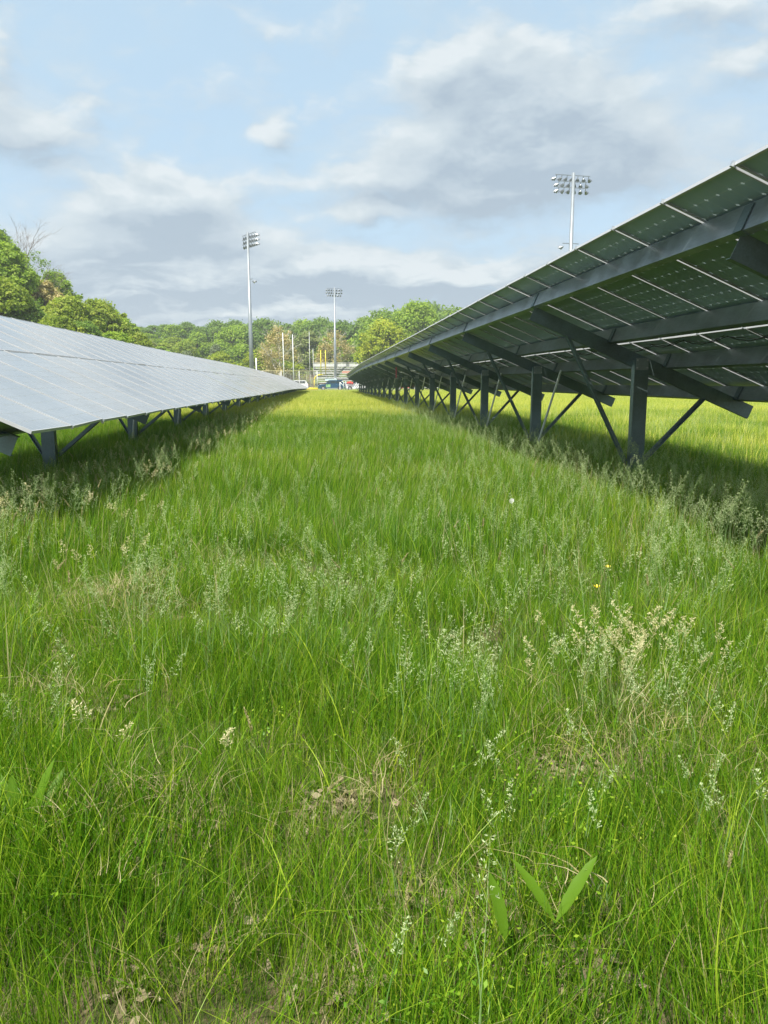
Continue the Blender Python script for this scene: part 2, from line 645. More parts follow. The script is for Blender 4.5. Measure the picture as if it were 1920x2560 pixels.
def build_row(row, y0, ncol, frames, label, brace_from, meshes, wob, s_low=.12):
    GLASS, FRAME, JBOX = meshes
    root = thing('solar_array', label, 'solar array', (row.xl, y0, 0))
    off = Vector((row.xl, y0, 0))

    def loc(v):
        return v - off
    base = Matrix((row.S, Vector((0, 1, 0)), row.N)).transposed()
    if base.determinant() < 0:
        base = Matrix((-row.S, Vector((0, 1, 0)), row.N)).transposed()
    rr = random.Random(int(y0 * 10))
    for j in range(ncol):
        y = y0 + .5 + j
        slope = (row.zoff(y + .5) - row.zoff(y - .5))
        for k in range(2):
            c = row.p(k * 1.966 + MODL / 2, y, .0)
            o = place('solar_panel', GLASS, root)
            rot = base.to_4x4()
            tw = Matrix.Rotation(math.atan(slope) + R(rr.gauss(0, wob)), 4, 'X') @ Matrix.Rotation(R(rr.gauss(0, .16)), 4, 'Y')
            o.matrix_local = Matrix.Translation(loc(c)) @ tw @ rot
            fr = place('frame', FRAME, o)
            place('junction_box', JBOX, o)
    # clamps on the module joints (low, middle and top edge)
    cl = MB()
    cl.quadbox((0, 0, -.012), (.028, .022, .034))
    cmesh = cl.mesh('clamp', M_BOLT)
    for j in range(1, min(ncol, 60)):
        for s in (-.008, 1.949, 3.904):
            o = place('clamp', cmesh, root)
            o.matrix_local = Matrix.Translation(loc(row.p(s, y0 + j, -.005))) @ base.to_4x4()
    # cables sagging between the junction boxes
    cq = MB()
    cq.tube([(0, -.5, 0), (-.02, -.25, -.045), (-.03, 0, -.065), (-.02, .25, -.045), (0, .5, 0)], .006, 5)
    cq.tube([(-.05, -.5, 0), (-.08, -.2, -.06), (-.06, .1, -.03), (-.05, .5, 0)], .005, 5)
    cm = cq.mesh('cable', M_CABLE)
    for j in range(1, 40):
        o = place('cable', cm, root)
        o.matrix_local = Matrix.Translation(loc(row.p(1.84 + .03 * math.sin(j * 2.1), y0 + j, -.035))) @ Matrix.Rotation(rr.uniform(-.04, .04), 4, 'Z')
    y1 = y0 + ncol
    # purlins: C sections running the length of the row, built bay by bay
    hp, bp, tp = .20, .065, .006
    prof = [(0, 0), (bp, 0), (bp, -.022), (bp - tp, -.022), (bp - tp, -tp), (tp, -tp), (tp, -hp + tp), (bp - tp, -hp + tp),
            (bp - tp, -hp + .022), (bp, -hp + .022), (bp, -hp), (0, -hp)]
    ends = [y0 + .05] + [f for f in frames if y0 + 2.2 < f < y1 - 1] + [y1 - .05]
    for s in (3.56, 2.40, 1.55, .42):
        for a, b in zip(ends[:-1], ends[1:]):
            q = MB()
            step = rr.uniform(-.006, .006)
            q.prism(prof, loc(row.p(s, a + .004, -.038 + step)), loc(row.p(s, b - .004, -.038 + step)), -row.S, row.N)
            q.build('purlin', M_GALV, root)
    # frames: post, rafter, two braces, seat plates
    for i, yf in enumerate(frames):
        if not (y0 - .2 < yf < y1 + .2):
            continue
        dy = rr.uniform(-.02, .02)
        yy = yf + dy
        q = MB()
        hr = .185
        profr = [(0, 0), (.06, 0), (.06, -.005), (.005, -.005), (.005, -hr + .005), (.06, -hr + .005), (.06, -hr), (0, -hr)]
        q.prism(profr, loc(row.p(s_low, yy + .03, -.212)), loc(row.p(3.52, yy + .03, -.212)), (0, 1, 0), row.N)
        q.build('rafter', M_GALV_DARK, root)
        for sc in (3.56, 2.40, 1.55, .42):
            q = MB()
            q.quadbox((0, 0, 0), (.008, .11, .185), base)
            q.quadbox(base @ Vector((.03, 0, -.095)), (.07, .11, .008), base)
            o = q.build('cleat', M_GALV_DARK, root)
            o.location = loc(row.p(sc + .008, yy, -.142))
        sp_ = 1.86
        top = row.p(sp_, yy, -.39)
        g = gz1(top.x, yy)
        q = MB()
        tw_ = .195
        ch = [(-tw_ / 2, 0), (tw_ / 2, 0), (tw_ / 2, .11), (tw_ / 2 - .012, .11), (tw_ / 2 - .012, .012), (-tw_ / 2 + .012, .012),
              (-tw_ / 2 + .012, .11), (-tw_ / 2, .11)]
        q.prism(ch, loc(Vector((top.x, yy - .08, g - .5))), loc(Vector((top.x, yy - .08, top.z + .12))), (1, 0, 0), (0, 1, 0))
        q.build('post', M_GALV_DARK, root)
        q = MB()
        q.quadbox(loc(Vector((top.x, yy - .088, top.z + .06))), (.17, .010, .16))
        pl = q.build('gusset_plate', M_GALV, root)
        q = MB()
        for bx in (-.07, .07):
            for bz in (-.05, .05):
                q.tube([loc(Vector((top.x + bx, yy - .102, top.z + .06 + bz))), loc(Vector((top.x + bx, yy - .092, top.z + .06 + bz)))], .013, 6)
        q.build('bolt', M_BOLT, pl)
        for (sb, w0) in ((2.98, .13), (.82, -.13)):
            e1 = row.p(sb, yy, -.36)
            e0 = Vector((top.x - .5 * math.copysign(.235, w0), yy, g + .34))
            q = MB()
            q.bar(loc(e0 + Vector((0, .045, 0))), loc(e1 + Vector((0, .045, 0))), .008, .065, (0, 0, 1))
            q.bar(loc(e0 + Vector((0, .02, -.03))), loc(e1 + Vector((0, .02, -.03))), .05, .008, (0, 0, 1))
            q.build('brace', M_GALV_DARK, root)
        if i >= brace_from:
            q = MB()
            a = Vector((top.x + .03, yy - .16, g + .25))
            b = row.p(1.62, yy - .72, -.24)
            q.tube([loc(a), loc(b)], .021, 8)
            q.build('strut', M_STRUT, root)
    return root


rowR = Row(6.11, 1.255, .4006, lambda y: -.42 * smooth(52, 105, y))
rowL = Row(-2.38, 1.054, .4266, lambda y: -.09 * smooth(8, 40, y) - .36 * smooth(45, 112, y))
framesR = [10.30 + 5.17 * k for k in range(-2, 18)]
framesL = [6.95 + 5.155 * k for k in range(0, 21)]
arrR = build_row(rowR, -.18, 102, framesR, 'solar array on the right, seen from below on dark steel posts', 3, MOD_R, .25)
arrL = build_row(rowL, 6.42, 104, framesL, 'solar array on the left showing its pale glass face above the grass', 2, MOD_L, .42, .27)
# a strip of pink ribbon and a bent flashing on the right array, far along
q = MB().quadbox((0, 0, 0), (.05, .02, .5))
ribbon = q.build('ribbon', M_REDTAG)
ribbon.location = (3.25, 36.0, EYE + .42)
tag(ribbon, 'pink ribbon hanging under the right solar array', 'ribbon')

# ------------------------------------------------------------------ light poles


def lamp_mesh():
    q = MB()
    prof = [(0, .10), (.08, .14), (.30, .24), (.46, .30), (.50, .31)]
    n_ = 12
    for (x, r) in prof:
        for k in range(n_):
            a = 2 * math.pi * k / n_
            q.v.append((r * math.cos(a), x, r * math.sin(a)))
    for i in range(len(prof) - 1):
        for k in range(n_):
            k2 = (k + 1) % n_
            q.f.append((i * n_ + k, i * n_ + k2, (i + 1) * n_ + k2, (i + 1) * n_ + k))
    q.f.append(tuple(range(n_)))
    # visor over the opening
    b = len(q.v)
    for j, (yy, rr_) in enumerate(((.50, .315), (.78, .33))):
        for k in range(7):
            a = math.pi * k / 6
            q.v.append((rr_ * math.cos(a), yy, rr_ * math.sin(a)))
    for k in range(6):
        q.f.append((b + k, b + k + 1, b + 8 + k, b + 7 + k))
    housing = q.mesh('lamp_housing', M_LAMP)
    l = MB()
    for k in range(n_):
        a = 2 * math.pi * k / n_
        l.v.append((.29 * math.cos(a), .47, .29 * math.sin(a)))
    l.f.append(tuple(range(n_)))
    return housing, l.mesh('lens', M_LENS)


HOUS, LENS = lamp_mesh()


def light_pole(x, y, top, rz, rows, label, lower, spacing=.72, r0=.36, r1=.17, spread=.0):
    g = gz1(x, y)
    root = thing('floodlight_pole', label, 'light pole', (x, y, g), rz, 'stadium floodlight poles')
    H = top - g
    q = MB()
    q.tube([(0, 0, -1), (0, 0, H * .5), (0, 0, H * .5 + .02), (0, 0, H)], [r0, (r0 + r1) / 2 + .015, (r0 + r1) / 2, r1], 16)
    q.build('pole', M_POLE, root, smooth=True)
    sh = MB().tube([(0, 0, -.2), (0, 0, 2.6)], r0 + .03, 16).build('sleeve', M_POLE, root, smooth=True)
    for i, cnt in enumerate(rows):
        z = H - .50 - i * .66
        W = (cnt - 1) * spacing / 2
        a = MB().bar((-W - .15, .18, z + .27), (W + .15, .18, z + .27), .07, .07).build('crossarm', M_LAMP, root)
        for k in range(cnt):
            px = -W + k * spacing
            yaw = (px / max(W, .1)) * spread
            hs = place('lamp', HOUS, root, (px, .26, z), (R(-28), 0, -yaw))
            hs.scale = (.78, .78, .78)
            place('lens', LENS, hs)
            MB().bar((px, .22, z + .26), (px, .28, z + .04), .05, .05).build('bracket', M_LAMP, root)
    for (side, z) in lower:
        MB().bar((0, 0, z + .3), (side * 1.0, .1, z + .3), .08, .08).build('arm', M_LAMP, root)
        hs = place('lamp', HOUS, root, (side * .85, .15, z - .02), (R(-20), 0, -side * .9))
        hs.scale = (.8, .8, .8)
        place('lens', LENS, hs)
    return root


light_pole(-11.75, 125, EYE + 22.75, R(-58), [7, 7, 7], 'tall floodlight pole on the left rising behind the left solar array', [(1, 17.0)], .70, spread=.5)
light_pole(2.42, 200, EYE + 23.4, R(12), [7, 7, 6], 'farthest floodlight pole rising behind the bleachers', [], .58, spread=.7)
light_pole(28.3, 90.2, EYE + 23.3, R(8), [7, 6, 6], 'nearest floodlight pole rising behind the right solar array', [(-1, 16.9), (1, 16.9)], .66, spread=.9)

# pale stub pole beside the left floodlight pole
st = MB().tube([(0, 0, -.5), (0, 0, 5.4)], .10, 8).build('pole_stub', M_WHITE, None, True)
st.location = (-11.35, 129, gz1(-11, 129))
tag(st, 'short white pole right beside the foot of the left floodlight pole', 'pole')

# ------------------------------------------------------------------ ball field net poles
for (x, y, h, lab) in ((-6.45, 120, 8.95, 'left taller one of two white net poles in front of the woods'),
                       (-4.98, 120, 8.65, 'right one of two white net poles in front of the woods'),
                       (-4.1, 200, 14.1, 'thin distant net pole against the green woods, left of the yellow uprights'),
                       (-3.2, 200, 9.9, 'shorter thin distant net pole just left of the yellow uprights')):
    r = .075 if y < 150 else .06
    g = gz1(x, y)
    o = MB().tube([(0, 0, -.3), (.04, 0, h / 2), (0, 0, h)], [r, r * .9, r * .7], 8).build('net_pole', M_WHITE, None, True)
    o.location = (x, y, g)
    tag(o, lab, 'pole', 'white poles for ball nets')

# ------------------------------------------------------------------ yellow goal post
gp = thing('goal_post', 'yellow gooseneck football goal post in front of the bleachers', 'goal post', (-2.75, 183, gz1(-3, 183)))
zc = 3.15
pts = [(0, 0, -.3), (0, 0, 1.9)]
for k in range(1, 7):
    a = math.pi / 2 * k / 6
    pts.append((1.25 * (1 - math.cos(a)), 0, 1.9 + 1.25 * math.sin(a)))
pts.append((1.95, 0, zc))
MB().tube(pts, .15, 10).build('gooseneck', M_YELLOW, gp, True)
MB().tube([(1.45, -2.8, zc), (2.5, 2.8, zc)], .09, 8).build('crossbar', M_YELLOW, gp, True)
MB().tube([(1.62, -2.8, zc), (1.62, -2.8, 8.7)], .09, 8).build('upright', M_YELLOW, gp, True)
MB().tube([(2.72, 2.8, zc), (2.72, 2.8, 8.9)], .09, 8).build('upright', M_YELLOW, gp, True)

# ------------------------------------------------------------------ bleachers
bl = thing('bleachers', 'silver aluminium bleachers with open risers and a rail along the back', 'bleachers', (-3.35, 197, gz1(0, 197)))
NROW, BW = 11, 26.0
for i in range(NROW):
    inset = 1.9 * (1 - i / (NROW - 1)) if i < 6 else .25
    zz = .95 + i * .44
    yy = i * .72
    x0 = 1.7 - 1.5 * min(i / 8, 1)
    MB().quadbox(((x0 + BW) / 2, yy, zz), (BW - x0, .26, .11)).build('seat_plank', M_ALUB, bl)
    MB().quadbox(((x0 + BW) / 2, yy - .33, zz - .40), (BW - x0, .42, .07)).build('foot_plank', M_ALUB, bl)
    if i in (1, 4, 7):
        MB().quadbox(((x0 + BW) / 2, yy + .02, zz - .2), (BW - x0, .03, .16)).build('riser_board', M_RUST if i == 1 else M_ALUB, bl)
for k in range(9):
    x = .35 + k * 3.1
    q = MB()
    q.bar((x, -.4, .55), (x, NROW * .72, .55 + NROW * .44 - .1), .09, .16)
    q.bar((x, NROW * .72 - .3, -.2), (x, NROW * .72 - .3, 5.2), .12, .12)
    q.bar((x, NROW * .40, -.2), (x, NROW * .40, 3.0), .10, .10)
    q.bar((x, 0.2, -.2), (x, .2, .9), .10, .10)
    q.bar((x, .3, .2), (x, NROW * .72 - .3, 4.6), .07, .07)
    q.build('support_frame', M_DARKST, bl)
for k in range(9):
    x = .05 + k * 3.1
    MB().bar((x, NROW * .72, 4.7), (x, NROW * .72, 7.0), .11, .11).build('rail_post', M_DARKST, bl)
for z, hh, m_ in ((6.55, .07, M_ALUB), (5.85, .52, M_ALUB), (5.42, .12, M_WHITE), (6.22, .10, M_WHITE)):
    MB().quadbox((BW / 2, NROW * .72 + .10, z), (BW, .05, hh)).build('back_rail', m_, bl)
# banners and press tables low on the stand
MB().quadbox((9.2, 3.6, 4.0), (3.4, .06, .55)).build('banner', simple('faded_red', (.55, .28, .22), .6), bl)
MB().quadbox((4.6, 1.6, 2.1), (3.0, .06, .5)).build('banner', simple('pale_blue', (.40, .50, .52), .6), bl)

# ------------------------------------------------------------------ fences
fe = thing('chain_link_fence', 'tall chain-link fence with a pale top rail, left of the bleachers', 'fence', (-16, 140, gz1(-10, 140)))
FW = 14.43


def mesh_wire():
    m, t = mat('chain_link')
    tcd = t.n('ShaderNodeTexCoord').outputs['Object']
    s = t.n('ShaderNodeSeparateXYZ')
    t.put(s.inputs[0], tcd)
    a = t.m('FRACT', t.m('MULTIPLY', t.m('ADD', s.outputs[0], s.outputs[2]), 11))
    b = t.m('FRACT', t.m('MULTIPLY', t.m('SUBTRACT', s.outputs[0], s.outputs[2]), 11))
    wire = t.m('MAXIMUM', t.m('LESS_THAN', a, .09), t.m('LESS_THAN', b, .09))
    tr = t.n('ShaderNodeBsdfTransparent')
    t.out(t.mixs(wire, tr.outputs[0], t.bsdf((.5, .48, .42), .5, .4)))
    return m


M_WIRE = mesh_wire()
for k in range(6):
    x = FW - k * 3.2
    MB().tube([(x, 0, -.3), (x, 0, 3.5)], .05, 8).build('fence_post', M_ALUB, fe, True)
MB().tube([(-3, 0, 3.45), (FW, 0, 3.45)], .045, 8).build('top_rail', simple('pale_rail', (.55, .50, .30), .5), fe, True)
q = MB()
q.v = [(-3, .06, 0), (FW, .06, 0), (FW, .06, 3.42), (-3, .06, 3.42)]
q.f = [(0, 1, 2, 3)]
q.build('wire_mesh', M_WIRE, fe)

wf = thing('slat_fence', 'brown picket screen of narrow upright boards behind the chain-link fence', 'fence', (-17.6, 192, gz1(-10, 192)))
for k in range(46):
    x = k * .33
    h = 3.05 + .25 * random.random() if k % 3 else 3.4
    MB().quadbox((x, random.uniform(-.02, .02), h / 2), (.13, .035, h)).build('slat', M_WOOD if k % 3 else M_PALEBARK, wf)
for z in (.5, 2.3):
    MB().quadbox((7.45, .06, z), (15.1, .05, .10)).build('rail', M_WOOD, wf)

# gate posts right of the parked car
gt = thing('gate', 'white pipe gate with two hooked posts right of the blue car', 'gate', (2.42, 120, gz1(2.4, 120)))
MB().tube([(.28, 0, -.3), (.28, 0, 1.35), (.2, 0, 1.55), (0, 0, 1.62)], .055, 8).build('gate_post', M_WHITE, gt, True)
MB().tube([(-.28, 0, -.3), (-.28, 0, 1.5)], .05, 8).build('gate_post', M_WHITE, gt, True)
MB().tube([(.62, 0, -.3), (.62, 0, 1.75)], .07, 8).build('gate_post', M_POLE, gt, True)
MB().tube([(-.28, 0, 1.48), (.62, 0, .55)], .04, 8).build('gate_brace', M_WHITE, gt, True)

# yellow drain pipe lying by the lane
yp = MB().tube([(-3.6, 0, .3), (-1.4, .1, .33), (.0, 0, .3)], .16, 8).build('yellow_pipe', M_YELLOW, None, True)
yp.location = (-1.35, 127, gz1(-2, 127) + .15)
tag(yp, 'long yellow pipe lying low on the grass left of the blue car', 'pipe')

# ------------------------------------------------------------------ cars


def loft(profile, halfw, taper=None):
    """side profile [(x,z)] extruded across y with rounded shoulders"""
    q = MB()
    n_ = len(profile)
    lay = [(-1, .90), (-.93, 1.0), (.93, 1.0), (1, .90)]
    cx = sum(p[0] for p in profile) / n_
    cz = sum(p[1] for p in profile) / n_
    for (yy, sc) in lay:
        for (x, z) in profile:
            tw = 1.0
            if taper:
                tw = 1 - taper * max(0, (z - cz))
            q.v.append((cx + (x - cx) * (1 - (1 - sc) * .25), yy * halfw * tw, cz + (z - cz) * (1 - (1 - sc) * .35)))
    for i in range(3):
        for k in range(n_):
            k2 = (k + 1) % n_
            q.f.append((i * n_ + k, i * n_ + k2, (i + 1) * n_ + k2, (i + 1) * n_ + k))
    q.f.append(tuple(range(n_)))
    q.f.append(tuple(3 * n_ + n_ - 1 - k for k in range(n_)))
    return q


def wheel(parent, x, y, r):
    w_ = MB().tube([(x, y - .11, r), (x, y + .11, r)], r, 20).build('wheel', M_TYRE, parent)
    s = -1 if y < 0 else 1
    MB().tube([(x, y + s * .10, r), (x, y + s * .125, r)], r * .62, 14).build('rim', M_RIM, w_)


def vehicle(name, label, loc, rz, paint, kind='suv', decal=False, group=None):
    c = thing(name, label, 'car' if kind != 'pickup' else 'pickup truck', loc, rz, group)
    L = 4.75 if kind != 'pickup' else 5.4
    wr = .37
    ax = (-.33 * L + .05, .31 * L)

    def arch(cx, z0=.32):
        return [(cx + .45 * math.cos(a), z0 + .46 * math.sin(a)) for a in [math.pi * k / 6 for k in range(7)]]
    h = L / 2
    prof = [(-h, .45), (-h, .82), (-h + .10, 1.0), (-h + .35, 1.06), (-h + 1.25, 1.14), (h - .05, 1.14), (h, .9), (h, .42)]
    under = [(ax[1] + .45, .32)] + arch(ax[1])[1:-1] + [(ax[1] - .45, .32)] + [(ax[0] + .45, .32)] + arch(ax[0])[1:-1] + [(ax[0] - .45, .32)]
    body = loft(prof + under, .93).build('body', paint, c)
    if kind == 'pickup':
        cab = [(-h + 1.25, 1.12), (-h + 1.85, 1.80), (.55, 1.82), (.72, 1.12)]
    else:
        cab = [(-h + 1.25, 1.12), (-h + 1.82, 1.78), (-h + 2.1, 1.82), (h - .5, 1.80), (h - .08, 1.12)]
    loft(cab, .86, .12).build('cabin', paint, c)
    if kind == 'pickup':
        wins = [(-h + 1.62, -.62), (-.52, .42)]
    else:
        wins = [(-h + 1.66, -.38), (-.28, .72), (.82, 1.85)]
    for (a, b) in wins:
        for s in (-1, 1):
            q = MB()
            q.quadbox(((a + b) / 2, s * .842, 1.46), (b - a, .05, .46))
            q.build('side_window', M_TINT, c)
            q = MB()
            q.quadbox(((a + b) / 2 - .3, s * .935, .98), (.16, .03, .03))
            q.build('door_handle', M_DARKST, c)
    ws = MB()
    rot = Matrix.Rotation(R(-41), 3, 'Y')
    ws.quadbox((-h + 1.50, 0, 1.46), (.03, 1.45, .72), Matrix.Rotation(R(40), 3, 'Y'))
    ws.build('windscreen', M_TINT, c)
    for x in ax:
        for s in (-1, 1):
            wheel(c, x, s * .82, wr)
    for s in (-1, 1):
        MB().quadbox((-h + .02, s * .68, .86), (.10, .34, .18)).build('headlight', M_LENS, c)
        MB().quadbox((h - .02, s * .78, .95), (.08, .16, .26)).build('tail_light', M_CARRED, c)
        MB().quadbox((-h + 1.55, s * 1.0, 1.22), (.12, .18, .14)).build('mirror', M_DARKST, c)
    MB().quadbox((-h - .03, 0, .50), (.12, 1.7, .2)).build('bumper', M_DARKST, c)
    MB().quadbox((h + .03, 0, .52), (.12, 1.7, .2)).build('bumper', M_DARKST, c)
    MB().quadbox((0.1, -.945, .38), (1.9, .03, .07)).build('side_step', M_ALU, c)
    if decal:
        MB().quadbox((-.62, -.936, .82), (.78, .012, .50)).build('door_decal', M_SIGNGRN, c)
    return c


vehicle('parked_car', 'dark blue sport utility car with a green door sign, parked past the grass aisle', (1.0, 139, gz1(1, 139)), 0, M_CARBLUE, decal=True)
v2 = vehicle('parked_pickup', 'white pickup truck carrying red bags, half hidden behind the right array', (6.0, 141, gz1(6, 141)), 0, M_CARWHITE, 'pickup')
bag = MB()
for (x, z, r) in ((-.4, 0, .22), (0, .05, .28), (.4, -.02, .22)):
    b = len(bag.v)
    for i in range(5):
        for k in range(8):
            a = 2 * math.pi * k / 8
            ph = math.pi * (i + .5) / 5
            rr_ = r * (1 + .12 * math.sin(3 * a + i))
            bag.v.append((x + rr_ * 1.1 * math.sin(ph) * math.cos(a), rr_ * math.sin(ph) * math.sin(a), z + rr_ * math.cos(ph)))
    for i in range(4):
        for k in range(8):
            bag.f.append((b + i * 8 + k, b + i * 8 + (k + 1) % 8, b + (i + 1) * 8 + (k + 1) % 8, b + (i + 1) * 8 + k))
bo = bag.build('cargo_bags', M_TARP, None, True)
bo.location = (4.3, 139.9, gz1(6, 141) + 1.35)
tag(bo, 'red bags piled on the hood side of the white pickup truck', 'bags')
vehicle('parked_car', 'white car glimpsed past the far end of the left solar array', (-5.7, 147, gz1(-4, 147)), 0, M_CARWHITE)
for (x, y, p_, lab) in ((15.5, 150, M_CARRED, 'red car at the far field edge, seen between the array posts'),
                        (21.5, 152, M_CARWHITE, 'white car right of the red car at the far field edge'),
                        (30.0, 151, M_CARWHITE, 'white car farthest right at the field edge under the array')):
    vehicle('parked_car', lab, (x, y, gz1(x, y)), R(4), p_)

# ------------------------------------------------------------------ trees


def leaf_mesh(name, C, Nrm, size, tint, material, r_=None, aspect=.7):
    """many leaf-sized quads at C with normals Nrm"""
    r_ = r_ or rng
    n_ = len(C)
    a = r_.normal(size=(n_, 3))
    T = np.cross(Nrm, a)
    T /= np.linalg.norm(T, axis=1, keepdims=True) + 1e-9
    B = np.cross(Nrm, T)
    s = (size * r_.uniform(.6, 1.35, n_))[:, None]
    fold = Nrm * s * .22
    V = np.empty((n_, 4, 3))
    V[:, 0] = C - T * s
    V[:, 1] = C - B * s * aspect - fold
    V[:, 2] = C + T * s
    V[:, 3] = C + B * s * aspect - fold
    me = bpy.data.meshes.new(name)
    me.vertices.add(n_ * 4)
    me.vertices.foreach_set('co', V.ravel())
    me.loops.add(n_ * 4)
    me.loops.foreach_set('vertex_index', np.arange(n_ * 4))
    me.polygons.add(n_)
    me.polygons.foreach_set('loop_start', np.arange(n_) * 4)
    me.polygons.foreach_set('loop_total', np.full(n_, 4))
    at = me.attributes.new('tint', 'FLOAT', 'POINT')
    at.data.foreach_set('value', np.repeat(np.clip(tint, 0, 1), 4))
    me.materials.append(material)
    me.update(calc_edges=True)
    return me


def crown_points(r_, H, cw, base, lobes, per, conic=0.0, droop=0.0, fill=.75, lump=.24):
    """leaf positions: lobes spread over an uneven egg-shaped crown"""
    Cs, Ns, Ts = [], [], []
    ch = H - base
    lob = []
    for i in range(lobes):
        k = r_.uniform(0, 1)
        zz = k ** .85
        a = r_.uniform(0, 2 * math.pi)
        prof = math.sin(math.pi * min(max(.12 + .86 * zz, 0), 1)) ** .65
        prof = prof * (1 - conic) + conic * (1.05 - zz)
        rad = cw / 2 * prof * (r_.uniform(.45, 1.0) ** .5)
        lob.append((rad * math.cos(a), rad * math.sin(a), base + ch * (.06 + .88 * zz), r_.uniform(.6, 1.25)))
    for i in range(lobes // 4):          # ragged sprays past the outline
        zz = r_.uniform(.15, .98)
        a = r_.uniform(0, 2 * math.pi)
        rad = cw / 2 * (math.sin(math.pi * (.12 + .86 * zz)) ** .65) * r_.uniform(1.0, 1.22) * (1 - conic * .4)
        lob.append((rad * math.cos(a), rad * math.sin(a), base + ch * (.06 + .92 * zz) + .3, r_.uniform(.3, .55)))
    lob.append((0, 0, base + ch * .92, 1.0))
    for (x, y, z, sc) in lob:
        lr = cw * lump * sc
        n_ = int(per * sc)
        d = r_.normal(size=(n_, 3))
        d /= np.linalg.norm(d, axis=1, keepdims=True)
        d[:, 2] = np.where(d[:, 2] < -.55, -d[:, 2] * .6, d[:, 2])
        rr_ = lr * r_.uniform(fill, 1.08, n_)[:, None]
        c = np.array([x, y, z]) + d * rr_ * np.array([1, 1, .85]) + r_.normal(size=(n_, 3)) * lr * .16
        c[:, 2] -= droop * np.abs(r_.normal(size=n_)) * lr
        Cs.append(c)
        nn = d * .8 + r_.normal(size=(n_, 3)) * .55 + np.array([0, 0, .35])
        nn /= np.linalg.norm(nn, axis=1, keepdims=True)
        Ns.append(nn)
        Ts.append(np.clip(r_.normal(.5, .16, n_) + r_.normal(0, .12), 0, 1))
    return np.concatenate(Cs), np.concatenate(Ns), np.concatenate(Ts), lob


def branch_mb(r_, q, a, d, L, rad, depth, maxd, spread=.6, n=6):
    """recursive tapering limbs"""
    pts = [Vector(a)]
    dd = Vector(d).normalized()
    for i in range(3):
        dd = (dd + Vector(r_.normal(size=3)) * .12 + Vector((0, 0, .04))).normalized()
        pts.append(pts[-1] + dd * L / 3)
    q.tube(pts, [rad, rad * .85, rad * .68, rad * .5], n if depth < 2 else 4, caps=False)
    if depth >= maxd:
        return
    for i in range(3 if depth else 4):
        k = r_.uniform(.45, 1.0)
        st_ = pts[0].lerp(pts[-1], k)
        nd = (dd + Vector(r_.normal(size=3)) * spread).normalized()
        if nd.z < -.1:
            nd.z = abs(nd.z) * .4
        branch_mb(r_, q, st_, nd, L * r_.uniform(.5, .75), rad * .5, depth + 1, maxd, spread, n)


def tree_proto(seed, H, cw, base, lobes, per, leaf, fol, bark=None, conic=0, lump=.24, limbs=2, droop=0, fill=.72):
    r_ = np.random.default_rng(seed)
    C, N_, T, lob = crown_points(r_, H, cw, base, lobes, per, conic, droop, fill, lump)
    crown = leaf_mesh('crown', C, N_, leaf, T, FOL[fol], r_)
    q = MB()
    q.tube([(0, 0, -1.2), (.1, 0, base * .6), (0, .1, base + (H - base) * .45), (.05, 0, H * .86)],
           [H * .022, H * .018, H * .011, H * .004], 8, caps=False)
    for (x, y, z, sc) in lob[:max(6, lobes // 2)]:
        z0 = max(base * .7, z - abs(x) - abs(y) * .5 - 1.0)
        mid = (x * .5, y * .5, (z0 + z) / 2 + .4)
        q.tube([(0, 0, z0), mid, (x * .95, y * .95, z)], [H * .008, H * .005, H * .002], 5, caps=False)
    trunk = q.mesh('trunk', bark or M_BARK, True)
    return crown, trunk


def put_tree(name, proto, x, y, s, rz, label, group=None, sz=1.0, z=None):
    g = gz1(x, y) if z is None else z
    root = thing(name, label, 'tree', (x, y, g), rz, group)
    root.scale = (s, s, s * sz)
    place('crown', proto[0], root)
    place('trunk', proto[1], root)
    return root


# far wood: shared prototypes 15-19 m high
PF = {
    'golden': [tree_proto(9, 16, 11, 3, 34, 150, .42, 'golden'), tree_proto(10, 15, 10, 3, 30, 150, .40, 'golden')],
    'deep': [tree_proto(1, 17, 11, 4, 34, 150, .42, 'deep'), tree_proto(2, 18, 10, 4, 30, 160, .42, 'deep')],
    'fresh': [tree_proto(3, 16, 11, 3, 34, 150, .42, 'fresh'), tree_proto(4, 18, 12, 4, 36, 150, .42, 'fresh'), tree_proto(14, 15, 9, 3, 26, 150, .40, 'fresh')],
    'yellow': [tree_proto(5, 15, 10, 3, 30, 150, .42, 'yellow')],
    'olive': [tree_proto(6, 15, 9, 3, 28, 120, .36, 'olive', lump=.2), tree_proto(16, 14, 10, 2, 28, 110, .34, 'olive', lump=.22)],
    'pine': [tree_proto(7, 15, 7.5, 2, 34, 120, .34, 'pine', conic=.6, lump=.19)],
    'tan': [tree_proto(8, 15, 10, 2, 30, 70, .30, 'tan', M_PALEBARK, lump=.2, fill=.3)],
}
rt_ = random.Random(5)


def skyline(u):
    """height of the wood's top edge over the eye, per metre of distance, against x/y"""
    pts_ = [(-.42, .05), (-.36, .045), (-.245, .050), (-.225, .064), (-.19, .078), (-.12, .080), (-.06, .083), (0.0, .080), (.045, .078), (.07, .088),
            (.10, .090), (.118, .105), (.14, .095), (.20, .085), (.5, .08)]
    for (a, b), (c, d) in zip(pts_[:-1], pts_[1:]):
        if a <= u <= c:
            return b + (d - b) * (u - a) / (c - a)
    return .08


bands = [(203, .033, .50), (224, .033, .64), (248, .032, .78), (274, .030, .90), (300, .026, 1.0)]
ROWN = ['front of far wood', 'second line of far wood', 'middle of far wood', 'upper far wood', 'far wood skyline']


